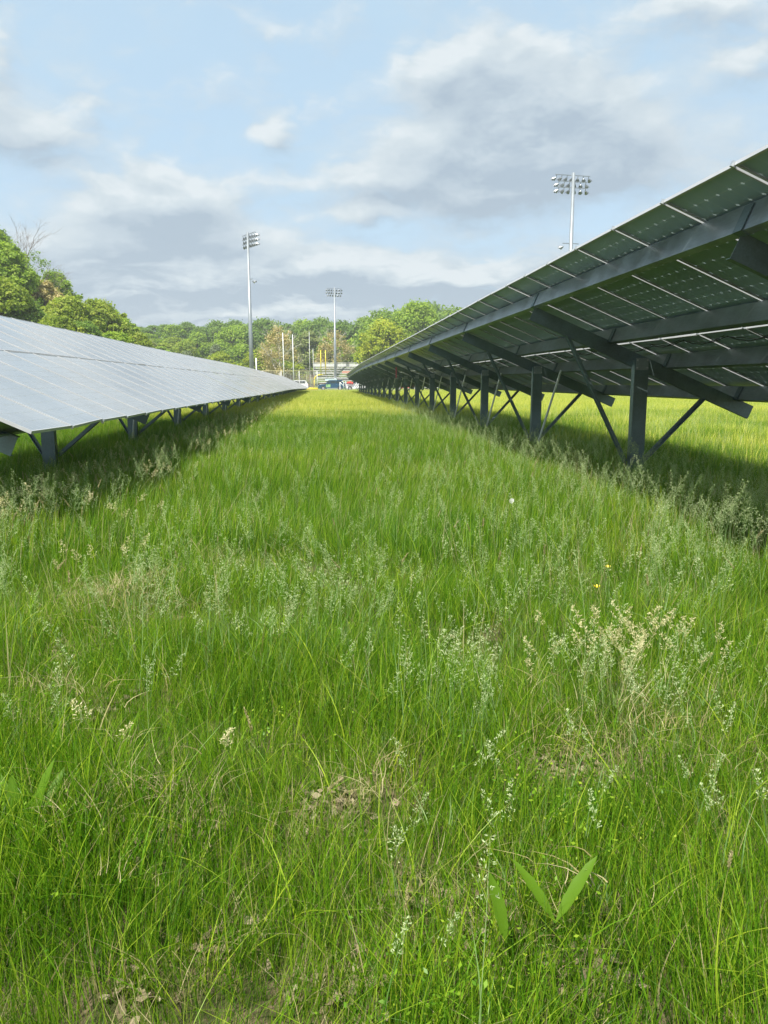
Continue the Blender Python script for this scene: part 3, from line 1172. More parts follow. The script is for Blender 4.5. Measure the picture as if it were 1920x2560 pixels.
def where(u):
    for lim, txt in ((-.31, 'far behind the left slope'), (-.24, 'behind the left slope'),
                     (-.215, 'just right of the skyline gap'), (-.19, 'a little right of the skyline gap'), (-.165, 'left of the left floodlight pole'),
                     (-.135, 'nearer the left floodlight pole'), (-.095, 'beside the left floodlight pole'), (-.075, 'just right of the left floodlight pole'),
                     (-.052, 'left of the net poles'), (-.034, 'straight behind the net poles'), (-.012, 'behind the yellow uprights'),
                     (.008, 'left of the farthest floodlight pole'), (.03, 'right of the farthest floodlight pole'), (.05, 'over the middle of the bleachers'),
                     (.075, 'left of the bright yellow-green tree'), (.10, 'near the bright yellow-green tree'), (.13, 'over the crest of the right solar array'),
                     (9, 'behind the right solar array')):
        if u < lim:
            return txt


KW = {'golden': 'golden-green tree', 'deep': 'dark green tree', 'fresh': 'fresh green tree', 'yellow': 'yellowish tree', 'olive': 'olive green tree', 'pine': 'grey-green pine', 'tan': 'tan tree'}
for bi, (Y, du, frac) in enumerate(bands):
    u = -.42 + bi * .02
    while u < .20:
        uu = u + rt_.uniform(-.008, .008)
        y = Y + rt_.uniform(-9, 9)
        x = uu * y
        u += du * rt_.uniform(.82, 1.15)
        if bi <= 1 and -.03 < uu < .13 and y < 226:
            continue
        if bi >= 3:
            kind = rt_.choice(['deep', 'deep', 'fresh'])
        elif bi == 2:
            kind = rt_.choice(['deep', 'fresh', 'golden', 'fresh', 'olive'])
        elif bi == 1:
            kind = rt_.choice(['fresh', 'olive', 'golden', 'golden', 'pine' if uu < -.08 else 'fresh'])
        else:
            kind = rt_.choice(['olive', 'fresh', 'pine' if uu < -.08 else 'fresh', 'yellow'])
        target = EYE + skyline(uu) * y * frac * rt_.uniform(.88, .98)
        g = gz1(x, y)
        proto = rt_.choice(PF[kind])
        h0 = {'golden': 15.5, 'deep': 17.5, 'fresh': 16.3, 'yellow': 15, 'olive': 14.5, 'pine': 15, 'tan': 15}[kind]
        s = max((target - g), 5.0) / h0
        sz = 1.0
        if s < .62:
            sz = s / .62
            s = .62
        put_tree('pine_tree' if kind == 'pine' else 'broadleaf_tree', proto, x, y, s, rt_.uniform(0, 6.28), KW[kind] + ', ' + ROWN[bi] + ', ' + where(uu),
                 'trees of the far hillside', sz)

byl = {}
for o in col.objects:
    if o.get('group') == 'trees of the far hillside':
        byl.setdefault(o['label'], []).append(o)
for lab_, os_ in byl.items():
    if len(os_) > 1:
        os_.sort(key=lambda o: o.location.x / o.location.y)
        nm = {2: ['left one', 'right one'], 3: ['left one', 'middle one', 'right one']}.get(len(os_), ['leftmost', 'second', 'third', 'fourth', 'fifth', 'sixth'])
        for o, w_ in zip(os_, nm):
            o['label'] = lab_ + ', ' + w_

# single trees that stand out
big1 = tree_proto(21, 24, 15, 5, 60, 300, .36, 'fresh', lump=.19)
put_tree('broadleaf_tree', big1, 24.6, 215, .92, .3, 'tall rounded green tree poking above the right solar array edge')
big2 = tree_proto(22, 17, 13, 2, 60, 230, .34, 'yellow', lump=.17)
put_tree('broadleaf_tree', big2, 14.6, 190, .92, 1.2, 'bright yellow-green tree beside the right solar array edge')
put_tree('broadleaf_tree', PF['fresh'][0], 15.0, 232, 1.12, 2.2, 'round-topped green tree behind the bright yellow-green tree')


def sycamore(seed, H, cw):
    r_ = np.random.default_rng(seed)
    q = MB()
    q.tube([(0, 0, -1), (.1, 0, H * .25), (.0, .1, H * .55), (0, 0, H * .9)], [.30, .24, .17, .05], 8, caps=False)
    tips = []
    for i in range(13):
        z0 = H * (.16 + .055 * i)
        a = i * 2.4 + r_.uniform(-.4, .4)
        L = cw / 2 * (1.05 - .5 * i / 13)
        d = Vector((math.cos(a), math.sin(a), 1.0))
        branch_mb(r_, q, (0, 0, z0), d, L * 1.05, .12 - .005 * i, 0, 2, .45)
    trunk = q.mesh('trunk', M_PALEBARK, True)
    C, N_, T, lob = crown_points(r_, H, cw, H * .18, 40, 75, .35, 0, .2, .16)
    return leaf_mesh('crown', C, N_, .22, T, FOL['tan'], r_), trunk


syc = sycamore(31, 14.5, 10)
put_tree('sycamore_tree', syc, -10.9, 186, .98, 0, 'pale-limbed budding sycamore between the left light pole and net poles')
syc2 = sycamore(33, 14.5, 10)
put_tree('sycamore_tree', syc2, 2.4, 219, 1.05, 1.0, 'pale-limbed budding sycamore behind the bleachers and floodlight pole')
put_tree('sycamore_tree', syc, -14.5, 196, .72, 2.0, 'small leaning sycamore with crooked pale limbs near the far solar row end')
bush = tree_proto(41, 4.5, 5.5, .3, 26, 130, .20, 'yellow', lump=.2)
for (x, y, s, lab) in ((-17.5, 150, .95, 'yellow-green bush behind the left array, left of the floodlight pole'),
                       (-12.3, 206, 1.0, 'bright green bush just right of the left floodlight pole'),
                       (-8.6, 207, 1.2, 'bright bush behind the net poles'),
                       (-22.5, 150, .9, 'yellow-green bush farther left behind the left array')):
    o = put_tree('bush', bush, x, y, s, x, lab)
    o['category'] = 'bush'

# trees close on the left slope
nl = {
    'a': tree_proto(51, 20, 11, 3, 110, 330, .22, 'fresh', lump=.13, fill=.35),
    'b': tree_proto(52, 16, 8.5, 2, 100, 300, .20, 'fresh', lump=.13, fill=.35),
    'c': tree_proto(53, 14, 7, 2, 80, 220, .17, 'tan', lump=.13, fill=.2),
    'd': tree_proto(54, 11, 8, 1, 90, 260, .18, 'golden', lump=.13, fill=.3),
    'e': tree_proto(55, 13, 8, 2, 90, 280, .19, 'deep', lump=.14, fill=.35),
}
LEFT = [
    ('a', -.432, 112, .218, 'tallest bright green tree at the left edge of the picture'),
    ('e', -.405, 124, .188, 'dark green tree behind the tallest one at the left edge'),
    ('b', -.388, 108, .168, 'bright green leafy tree at the left edge below the bare twigs'),
    ('b', -.366, 114, .138, 'rounded green tree left of the tan budding tree'),
    ('c', -.343, 110, .122, 'tan budding tree between green trees on the left slope'),
    ('b', -.331, 126, .134, 'pointed green tree right behind the tan tree'),
    ('d', -.316, 106, .102, 'yellow-green low tree right of the tan tree'),
    ('b', -.297, 121, .094, 'loose-topped green tree right of the pointed one'),
    ('d', -.281, 116, .099, 'golden-green wide tree above the left solar array'),
    ('b', -.266, 124, .090, 'green tree just right of the golden-green wide one'),
    ('b', -.252, 130, .080, 'last bright green tree before the gap in the skyline'),
    ('d', -.236, 124, .060, 'small yellow-green tree at the low right end of the left slope'),
    ('e', -.372, 97, .105, 'dark bushy tree low at the left behind the panels'),
    ('d', -.396, 95, .125, 'low yellow-green tree at the very left edge'),
    ('d', -.330, 95, .080, 'low yellow-green tree just behind the left solar array'),
    ('e', -.301, 98, .074, 'small dark tree behind the crest of the left solar array'),
    ('b', -.262, 104, .062, 'small green tree peeking over the left solar array'),
]
for key, u_, y, ratio, lab in LEFT:
    H0 = {'a': 20, 'b': 16, 'c': 14, 'd': 11, 'e': 13}[key]
    x = u_ * y
    g = gz1(x, y)
    s2 = max((EYE + ratio * y - g) / H0, .3)
    s1 = min(max(s2, .7), 1.15)
    put_tree('broadleaf_tree', nl[key], x, y, s1, x * 1.7, lab, None, s2 / s1)

# leafless tree at the left edge, and a half-dead one with sparse leaves
r_ = np.random.default_rng(61)
for (x, y, topz, lab, sparse) in ((-.371 * 128, 128, .196 * 128, 'leafless grey tree with fine twigs standing out against the sky', 0),
                                  (-.352 * 120, 120, .158 * 120, 'half bare tree with sparse dark leaves against the sky', 260)):
    g = gz1(x, y)
    H = EYE + topz - g
    q = MB()
    q.tube([(0, 0, -.5), (.1, 0, H * .3), (0, 0, H * .62)], [.20, .15, .10], 7, caps=False)
    for i in range(7):
        a = i * 2.2
        branch_mb(r_, q, (0, 0, H * (.38 + .035 * i)), (math.cos(a) * .8, math.sin(a) * .8, 1.1), H * .26, .07, 0, 3, .45, 5)
    root = thing('bare_tree', lab, 'tree', (x, y, g))
    q.build('trunk', simple('grey_bark', (.22, .19, .17), .9), root, True)
    if sparse:
        C, N_, T, lob = crown_points(r_, H * .98, 5.0, H * .62, 20, 34, 0, 0, .2, .2)
        place('crown', leaf_mesh('crown', C, N_, .12, T, FOL['deep'], r_), root)

# ------------------------------------------------------------------ grass
proto_col = bpy.data.collections.new('grass_tufts')       # not linked: only instanced
BARE = [(-.56, 2.34, .17), (0, 2.42, .16), (.80, 2.62, .15), (1.15, 2.62, .20), (-1.13, 5.6, .25), (-1.35, 3.96, .22), (.22, 1.93, .10),
        (.42, 1.80, .10), (-.29, 1.82, .05), (.62, 1.63, .08), (.07, 6.7, .2), (1.45, 2.72, .12), (-.80, 2.35, .10), (.95, 2.6, .12),
        (-.45, 1.62, .03), (.02, 1.62, .07), (-1.0, 3.3, .1), (.55, 4.3, .1)]


def blade_arrays(r_, n_, patch, lmin, lmax, wid, segs, lean=.35, wind=(.10, .04), stiff=1.0, roots=None):
    """curved tapering ribbons; returns V [n, (segs*2+1)], faces, tint"""
    if roots is None:
        bx = r_.uniform(-patch / 2, patch / 2, n_)
        by = r_.uniform(-patch / 2, patch / 2, n_)
    else:
        bx, by = roots
    L = r_.uniform(lmin, lmax, n_) * r_.uniform(.65, 1.0, n_)
    a = r_.uniform(0, 2 * np.pi, n_)
    ln = np.abs(r_.normal(0, lean, n_))
    dx = np.cos(a) * ln + wind[0]
    dy = np.sin(a) * ln + wind[1]
    wa = r_.uniform(0, np.pi, n_)
    wx, wy = np.cos(wa), np.sin(wa)
    W = wid * r_.uniform(.6, 1.3, n_)
    V = np.empty((n_, segs * 2 + 1, 3))
    for i in range(segs + 1):
        t = i / segs
        h = L * (t - .18 * ln * t * t)
        ox = bx + dx * L * t ** 1.9
        oy = by + dy * L * t ** 1.9
        ww = W * (1 - t ** 1.6) * .5
        if i == segs:
            V[:, 2 * i] = np.stack([ox, oy, h], 1)
        else:
            V[:, 2 * i] = np.stack([ox - wx * ww, oy - wy * ww, h], 1)
            V[:, 2 * i + 1] = np.stack([ox + wx * ww, oy + wy * ww, h], 1)
    return V


def ribbons_mesh(name, groups, material):
    """groups: list of (V, segs, tint[n])"""
    vs, loops, starts, totals, tints = [], [], [], [], []
    vb = 0
    lp = 0
    for V, segs, tint in groups:
        n_ = V.shape[0]
        k = segs * 2 + 1
        base = vb + np.arange(n_)[:, None] * k
        vs.append(V.reshape(-1, 3))
        tints.append(np.repeat(tint, k))
        for i in range(segs):
            if i < segs - 1:
                idx = base + np.array([2 * i, 2 * i + 1, 2 * i + 3, 2 * i + 2])
                c = 4
            else:
                idx = base + np.array([2 * i, 2 * i + 1, 2 * i + 2])
                c = 3
            loops.append(idx.ravel())
            starts.append(lp + np.arange(n_) * c)
            totals.append(np.full(n_, c))
            lp += n_ * c
        vb += n_ * k
    vs = np.concatenate(vs)
    loops = np.concatenate(loops)
    me = bpy.data.meshes.new(name)
    me.vertices.add(len(vs))
    me.vertices.foreach_set('co', vs.ravel())
    me.loops.add(len(loops))
    me.loops.foreach_set('vertex_index', loops)
    st_, tt_ = np.concatenate(starts), np.concatenate(totals)
    me.polygons.add(len(st_))
    me.polygons.foreach_set('loop_start', st_)
    me.polygons.foreach_set('loop_total', tt_)
    me.polygons.foreach_set('use_smooth', np.ones(len(st_), bool))
    at = me.attributes.new('tint', 'FLOAT', 'POINT')
    at.data.foreach_set('value', np.clip(np.concatenate(tints), 0, 1))
    me.materials.append(material)
    me.update(calc_edges=True)
    return me


def tint_of(r_, n_, mu=.42, sd=.2, dry=.03):
    t = np.clip(r_.normal(mu, sd, n_), 0, .90)
    d = r_.random(n_) < dry
    t[d] = r_.uniform(.95, 1.0, d.sum())
    return t


def weed_mesh(r3, name):
    n_ = 46
    C = np.stack([r3.normal(0, .07, n_), r3.normal(0, .07, n_), r3.uniform(.03, .16, n_)], 1)
    N_ = r3.normal(size=(n_, 3)) * .5 + np.array([0, -.2, .9])
    N_ /= np.linalg.norm(N_, axis=1, keepdims=True)
    return leaf_mesh(name, C, N_, .0048, np.clip(r3.normal(.55, .18, n_), 0, .9), M_GRASS, r3, .5)


class Scatter:
    """one object of ground cover: points that carry instanced tufts"""
    def __init__(self, name):
        self.name = name
        self.protos = []
        self.pts, self.rot, self.scl, self.vi = [], [], [], []

    def proto(self, me):
        self.protos.append(me)
        return len(self.protos) - 1

    def add(self, x, y, z, rz, s, vi, rx=0.0, ry=0.0):
        self.pts.append((x, y, z))
        self.rot.append((rx, ry, rz))
        self.scl.append(s)
        self.vi.append(vi)

    def build(self, parent=None):
        coll = bpy.data.collections.new(self.name + '_tufts')
        for i, me in enumerate(self.protos):
            o = bpy.data.objects.new('%s_%02d' % (self.name, i), me)
            coll.objects.link(o)
        me = bpy.data.meshes.new(self.name)
        me.from_pydata(self.pts, [], [])
        a = me.attributes.new('rot', 'FLOAT_VECTOR', 'POINT')
        a.data.foreach_set('vector', np.array(self.rot, float).ravel())
        a = me.attributes.new('scl', 'FLOAT', 'POINT')
        a.data.foreach_set('value', np.array(self.scl, float))
        a = me.attributes.new('vi', 'INT', 'POINT')
        a.data.foreach_set('value', np.array(self.vi, int))
        o = place(self.name, me, parent)
        ng = bpy.data.node_groups.new(self.name + '_scatter', 'GeometryNodeTree')
        ng.interface.new_socket('Geometry', in_out='INPUT', socket_type='NodeSocketGeometry')
        ng.interface.new_socket('Geometry', in_out='OUTPUT', socket_type='NodeSocketGeometry')
        N = ng.nodes
        gi = N.new('NodeGroupInput')
        go = N.new('NodeGroupOutput')
        ci = N.new('GeometryNodeCollectionInfo')
        ci.inputs['Collection'].default_value = coll
        ci.inputs['Separate Children'].default_value = True
        ci.inputs['Reset Children'].default_value = True
        ip = N.new('GeometryNodeInstanceOnPoints')
        ip.inputs['Pick Instance'].default_value = True

        def attr(nm, typ):
            n_ = N.new('GeometryNodeInputNamedAttribute')
            n_.data_type = typ
            n_.inputs['Name'].default_value = nm
            return n_.outputs['Attribute']
        L = ng.links
        L.new(gi.outputs[0], ip.inputs['Points'])
        L.new(ci.outputs[0], ip.inputs['Instance'])
        L.new(attr('vi', 'INT'), ip.inputs['Instance Index'])
        e2r = N.new('FunctionNodeEulerToRotation')
        L.new(attr('rot', 'FLOAT_VECTOR'), e2r.inputs[0])
        L.new(e2r.outputs[0], ip.inputs['Rotation'])
        L.new(attr('scl', 'FLOAT'), ip.inputs['Scale'])
        L.new(ip.outputs[0], go.inputs[0])
        md = o.modifiers.new('scatter', 'NODES')
        md.node_group = ng
        return o


r_ = np.random.default_rng(101)
gr = Scatter('grass')
near_ids, mid_ids, far_ids = [], [], []
for v in range(7):      # near tufts: .34 m, dense fine blades with a few broad ones
    A = blade_arrays(r_, 190, .40, .14, .36, .0023, 5, .42)
    B = blade_arrays(r_, 62, .38, .16, .38, .0046, 5, .42)
    Cc = blade_arrays(r_, 70, .38, .05, .16, .0030, 4, .60)
    D_ = blade_arrays(r_, 11, .38, .16, .42, .0068, 6, .75)
    near_ids.append(gr.proto(ribbons_mesh('tuft', [(A, 5, tint_of(r_, 190, .44, .28)), (B, 5, tint_of(r_, 62, .52, .22)), (Cc, 4, tint_of(r_, 70, .3, .2, .14)),
                                                   (D_, 6, tint_of(r_, 11, .66, .14, 0))], M_GRASS)))
for v in range(5):      # middle distance: 1.1 m
    A = blade_arrays(r_, 1500, 1.25, .22, .44, .0050, 4, .30)
    B = blade_arrays(r_, 160, 1.25, .34, .56, .0046, 4, .25)
    mid_ids.append(gr.proto(ribbons_mesh('tuft', [(A, 4, tint_of(r_, 1500, .42, .25)), (B, 4, tint_of(r_, 160, .66, .14, .16))], M_GRASS)))
for v in range(4):      # far: 3 m
    A = blade_arrays(r_, 1500, 3.3, .26, .46, .016, 3, .28)
    B = blade_arrays(r_, 420, 3.3, .38, .58, .012, 3, .22)
    far_ids.append(gr.proto(ribbons_mesh('tuft', [(A, 3, tint_of(r_, 1500, .40)), (B, 3, tint_of(r_, 420, .8, .12, 0))], M_FARGRASS)))


weed_ids = [gr.proto(weed_mesh(np.random.default_rng(400 + i), 'weed')) for i in range(3)]


def in_view(x, y, m=1.0):
    if y < .3:
        return False
    u = x / y
    return -.50 - m / y < u < .66 + m / y


def bare(x, y):
    for (bx, by, br) in BARE:
        if (x - bx) ** 2 + ((y - by) * 1.0) ** 2 < (br * .85) ** 2:
            return True
    return False


def lump(x, y):
    return .5 + .25 * math.sin(x * 2.1 + 1.7 * math.sin(y * 1.3)) + .25 * math.sin(y * 2.6 + x * 1.1)


rr = random.Random(3)
y = .75
while y < 7.2:
    sp_ = .145 if y < 4 else .19
    x = -.62 * y - 1.0
    while x < .74 * y + 1.0:
        px = x + rr.uniform(-.5, .5) * sp_
        py = y + rr.uniform(-.5, .5) * sp_
        x += sp_
        if bare(px, py) and rr.random() < .93:
            continue
        h = .58 + .50 * lump(px * 1.6, py * 1.6) + rr.uniform(-.14, .14)
        if py < 2.4:
            h *= .86 + .14 * (py - .75) / 1.65
        gr.add(px, py, gz1(px, py) - .01, rr.uniform(-.9, .9) + rr.choice((0, 0, 3.14)), h, rr.choice(near_ids), rr.gauss(0, .15), rr.gauss(0, .15))
    y += sp_
for k in range(420):
    py = 1.3 + 5.0 * rr.random()
    px = rr.uniform(-.62, .72) * (py + .3)
    if lump(px * 2.3, py * 1.9) > .55:
        gr.add(px, py, gz1(px, py) + rr.uniform(0, .06), rr.uniform(0, 6.28), rr.uniform(.8, 1.5), rr.choice(weed_ids), rr.gauss(0, .2), rr.gauss(0, .2))
y = 6.6
while y < 30:
    sp_ = .62 + (y - 6.6) * .010
    x = -.56 * y - 1.5
    while x < .70 * y + 1.5:
        px = x + rr.uniform(-.5, .5) * sp_
        py = y + rr.uniform(-.5, .5) * sp_
        x += sp_
        h = .82 + .34 * lump(px * .5, py * .5) + rr.uniform(-.08, .10)
        gr.add(px, py, gz1(px, py) - .01, rr.uniform(-.9, .9), h, rr.choice(mid_ids), rr.uniform(-.05, .05), rr.uniform(-.05, .05))
    y += sp_
y = 28
while y < 124:
    sp_ = 1.55 + (y - 28) * .012
    x = max(-.55 * y, -45)
    while x < min(.72 * y, 95):
        px = x + rr.uniform(-.5, .5) * sp_
        py = y + rr.uniform(-.5, .5) * sp_
        x += sp_
        gr.add(px, py, gz1(px, py) - .02, rr.uniform(-.9, .9), .95 + rr.uniform(-.12, .16), rr.choice(far_ids))
    y += sp_
# the open field right of the right array is in seed: cover it with the pale far grass from nearer on
y = 9.0
while y < 28:
    sp_ = 1.5
    x = 7.6
    while x < .72 * y + 3:
        px = x + rr.uniform(-.5, .5) * sp_
        py = y + rr.uniform(-.5, .5) * sp_
        x += sp_
        gr.add(px, py, gz1(px, py) - .02, rr.uniform(-.9, .9), .98 + rr.uniform(-.10, .16), rr.choice(far_ids))
    y += sp_
go = gr.build()
tag(go, 'lush green meadow grass of the aisle and the field', 'grass', kind='stuff')


# seed heads ----------------------------------------------------------
def spikelets(r_, centres, dirs, ln, wd):
    """diamond-shaped spikelets as 2 crossed slim quads"""
    n_ = len(centres)
    d = dirs / (np.linalg.norm(dirs, axis=1, keepdims=True) + 1e-9)
    a = r_.normal(size=(n_, 3))
    s = np.cross(d, a)
    s /= np.linalg.norm(s, axis=1, keepdims=True)
    l = (ln * r_.uniform(.7, 1.3, n_))[:, None]
    V = np.empty((n_, 5, 3))       # ribbon of 2 segments: base, widest, tip
    V[:, 0] = centres - s * wd * .15
    V[:, 1] = centres + s * wd * .15
    V[:, 2] = centres + d * l * .45 - s * wd * .5
    V[:, 3] = centres + d * l * .45 + s * wd * .5
    V[:, 4] = centres + d * l
    return V


def stem_ribbon(pts, w0, w1):
    k = len(pts)
    V = np.empty((1, (k - 1) * 2 + 1, 3))
    for i, p in enumerate(pts):
        t = i / (k - 1)
        ww = (w0 + (w1 - w0) * t) / 2
        if i == k - 1:
            V[0, 2 * i] = p
        else:
            V[0, 2 * i] = (p[0] - ww, p[1], p[2])
            V[0, 2 * i + 1] = (p[0] + ww, p[1], p[2])
    return V


def panicle(seed, H, hl, spread, cnt, ln, wd, material, bend=.12, whorls=9):
    r_ = np.random.default_rng(seed)
    a = r_.uniform(0, 6.28)
    bx, by = math.cos(a) * bend, math.sin(a) * bend

    def at(t):
        return np.array([bx * t ** 2.2, by * t ** 2.2, H * t])
    groups = [(stem_ribbon([at(t) for t in np.linspace(0, 1, 8)], .0022, .0010), 7, np.array([.25]))]
    C, D_ = [], []
    for i in range(whorls):
        t = 1 - hl / H * (1 - (i + .3) / whorls)
        base = at(t)
        rel = 1 - (i / whorls)
        for j in range(max(2, int(cnt / whorls / 5))):
            b = r_.uniform(0, 6.28)
            L = spread * (rel ** .8) * r_.uniform(.5, 1.0)
            d = np.array([math.cos(b), math.sin(b), r_.uniform(.3, .9)])
            d /= np.linalg.norm(d)
            tip = base + d * L
            mid = base + d * L * .5 + np.array([0, 0, .004])
            groups.append((stem_ribbon([base, mid, tip], .0009, .0005), 2, np.array([.4])))
            for k in range(5):
                q_ = base + d * L * r_.uniform(.45, 1.0) + r_.normal(0, .003, 3)
                C.append(q_)
                D_.append(d * .8 + r_.normal(0, .5, 3) + np.array([0, 0, .3]))
    C, D_ = np.array(C), np.array(D_)
    V = spikelets(r_, C, D_, ln, wd)
    groups.append((V, 2, np.clip(r_.normal(.62, .18, len(C)), 0, 1)))
    # a stem leaf or two
    B = blade_arrays(r_, 2, .01, .12, .20, .0035, 4, .8)
    B[:, :, 2] += H * .35
    groups.append((B, 4, np.array([.12, .2])))
    return ribbons_mesh('seed_head', groups, material)


def spike(seed, H, hl, w_, material):
    """narrow cylindrical spike"""
    r_ = np.random.default_rng(seed)
    bx = r_.normal(0, .08)
    by = r_.normal(0, .08)

    def at(t):
        return np.array([bx * t * t, by * t * t, H * t])
    groups = [(stem_ribbon([at(t) for t in np.linspace(0, 1, 6)], .0022, .0012), 5, np.array([.3]))]
    n_ = 90
    tt = 1 - hl / H * r_.uniform(0, 1, n_)
    C = np.array([at(t) for t in tt])
    a = r_.uniform(0, 6.28, n_)
    D_ = np.stack([np.cos(a) * .6, np.sin(a) * .6, np.ones(n_)], 1)
    rel = np.sin(np.clip((1 - tt) / (hl / H), .03, 1) * 2.6)[:, None]
    V = spikelets(r_, C + D_ * w_ * rel * .3, D_, .010, .0032)
    groups.append((V, 2, np.clip(r_.normal(.7, .15, n_), 0, 1)))
    return ribbons_mesh('seed_head', groups, material)


sh = Scatter('seed_heads')
P_open = [sh.proto(panicle(200 + i, .46 + .04 * i, .13, .050, 95, .0082, .0030, M_PANICLE)) for i in range(4)]
P_tight = [sh.proto(panicle(210 + i, .44, .10, .022, 90, .0080, .0034, M_PANICLE, .10)) for i in range(3)]
P_fine = [sh.proto(panicle(220 + i, .62, .20, .070, 200, .0055, .0020, M_PANICLE, .16, 12)) for i in range(3)]
P_dry = [sh.proto(panicle(230 + i, .50, .09, .045, 100, .0100, .0034, M_CREAM, .12)) for i in range(3)]
P_spike = [sh.proto(spike(240 + i, .45, .06, .006, M_STRAW)) for i in range(3)]
P_culm = []
for i in range(3):
    B = blade_arrays(r_, 5, .12, .50, .72, .0028, 6, .35, (.1, .0))
    P_culm.append(sh.proto(ribbons_mesh('culm', [(B, 6, np.array([.6, .8, .95, .5, .7]))], M_STRAW)))
CL = [(.50, 2.85, 14, .13, P_open), (.56, 2.75, 12, .10, P_open), (1.30, 3.22, 20, .18, P_dry), (1.45, 3.12, 16, .20, P_dry),
      (1.15, 2.95, 10, .15, P_open), (1.05, 3.05, 8, .18, P_dry), (.95, 3.0, 10, .16, P_open), (1.25, 2.6, 12, .15, P_open), (1.52, 2.9, 9, .12, P_open),
      (.70, 1.70, 1, .01, P_tight), (.46, 1.80, 2, .02, P_open), (.165, 1.80, 2, .02, P_open), (.34, 2.12, 2, .03, P_open),
      (-.25, 3.5, 12, .2, P_open), (-.5, 3.6, 12, .22, P_open), (.03, 3.85, 12, .22, P_open), (-.68, 2.72, 3, .05, P_open),
      (-.70, 2.38, 2, .03, P_dry), (-.36, 2.38, 2, .04, P_dry), (.90, 1.58, 1, .01, P_spike), (.27, 1.33, 1, .01, P_open),
      (-.3, 4.5, 12, .5, P_open), (.8, 3.5, 9, .3, P_open), (-1.1, 4.2, 8, .3, P_open), (-1.4, 4.6, 7, .2, P_dry), (.2, 2.9, 6, .2, P_open),
      (-.1, 1.5, 2, .2, P_spike), (.62, 2.2, 4, .3, P_tight), (1.3, 2.2, 6, .2, P_tight), (-.2, 2.2, 3, .3, P_spike), (.15, 1.42, 2, .2, P_tight),
      (1.1, 1.75, 3, .1, P_tight), (-.95, 2.6, 4, .15, P_open), (1.75, 2.8, 8, .2, P_open)]
for (x, y, c, s, pr) in CL:
    for k in range(c):
        px, py = x + rr.gauss(0, s * .7), y + rr.gauss(0, s * .7)
        sh.add(px, py, gz1(px, py), rr.uniform(0, 6.28), rr.uniform(.72, 1.0), rr.choice(pr), rr.uniform(-.14, .14), rr.uniform(-.1, .16))
for k in range(3600):
    py = 3.4 + 27 * rr.random() ** 1.3
    px = rr.uniform(-.52, .66) * (py + 1)
    z_ = rr.random()
    left_fringe = -3.4 < px < -1.8
    pr = P_fine if z_ < .68 else (P_open if z_ < .86 else (P_culm if z_ < .93 else P_spike))
    if not left_fringe and px < .8 and rr.random() < .45:
        continue
    sh.add(px, py, gz1(px, py), rr.uniform(0, 6.28), rr.uniform(.80, 1.08), rr.choice(pr), rr.uniform(-.12, .12), rr.uniform(0, .22))
for k in range(900):        # wind-laid seed heads along the low edge of the left array
    py = 6.0 + 34 * rr.random() ** 1.5
    px = -2.55 + rr.gauss(0, .42)
    sh.add(px, py, gz1(px, py), rr.uniform(0, 6.28), rr.uniform(.85, 1.15), rr.choice(P_fine + P_dry + P_spike), rr.uniform(-.2, .1), rr.uniform(.15, .5))
for k in range(1500):       # taller feathery grass banked up along the high edge and the posts of the right array
    py = 5.0 + 30 * rr.random() ** 1.4
    px = 3.5 + rr.gauss(0, .75)
    sh.add(px, py, gz1(px, py), rr.uniform(0, 6.28), rr.uniform(.9, 1.2), rr.choice(P_fine + P_fine + P_culm + P_open), rr.gauss(0, .1), rr.uniform(0, .2))
so_ = sh.build()
tag(so_, 'pale seeding grass stalks standing above the meadow', 'grass', kind='stuff')

# dead leaves and straw on the bare spots ------------------------------
li = Scatter('dead_leaves')
ids = []
for i in range(4):
    r3 = np.random.default_rng(300 + i)
    n_ = 11
    C = np.stack([r3.uniform(-.08, .08, n_), r3.uniform(-.08, .08, n_), r3.uniform(.0, .03, n_)], 1)
    N_ = r3.normal(size=(n_, 3)) * .8 + np.array([0, 0, 1])
    N_ /= np.linalg.norm(N_, axis=1, keepdims=True)
    ids.append(li.proto(leaf_mesh('leaves', C, N_ , .013, r3.uniform(0, .8, n_), M_LITTER, r3, .8)))
for i in range(2):
    B = blade_arrays(r_, 20, .2, .05, .13, .0026, 4, 1.2)
    ids.append(li.proto(ribbons_mesh('straw', [(B, 4, r_.uniform(.2, 1, 20))], M_STRAW)))
for (bx, by, br) in BARE:
    for k in range(int(30 * br / .15)):
        a = rr.uniform(0, 6.28)
        q_ = br * .95 * rr.random() ** .6
        px, py = bx + q_ * math.cos(a), by + q_ * math.sin(a)
        li.add(px, py, gz1(px, py) + .005 + .02 * rr.random(), rr.uniform(0, 6.28), rr.uniform(.7, 1.3), rr.choice(ids), rr.uniform(-.3, .3), rr.uniform(-.3, .3))
for (bx, by, br, n_) in ((-1.30, 4.7, .45, 60), (-.62, 2.3, .22, 20), (1.0, 2.75, .35, 34), (-1.15, 3.1, .3, 16), (.1, 2.35, .2, 10), (-.5, 1.75, .25, 3),
                         (.5, 1.75, .25, 8), (-.9, 5.8, .5, 34), (.2, 7.0, .5, 24), (1.6, 2.5, .3, 12)):
    for k in range(n_):
        px, py = bx + rr.gauss(0, br * .6), by + rr.gauss(0, br * .6)
        li.add(px, py, gz1(px, py) + .02 + .14 * rr.random(), rr.uniform(0, 6.28), rr.uniform(.8, 1.5), rr.choice(ids[4:]), rr.uniform(-.6, .6), rr.uniform(-.6, .6))
for k in range(50):
    py = rr.uniform(1.0, 5.0)
    px = rr.uniform(-.6, .7) * py
    li.add(px, py, gz1(px, py) + .03 + .07 * rr.random(), rr.uniform(0, 6.28), rr.uniform(.6, 1.0), rr.choice(ids[4:]), rr.uniform(-.5, .5), rr.uniform(-.5, .5))
lo_ = li.build()
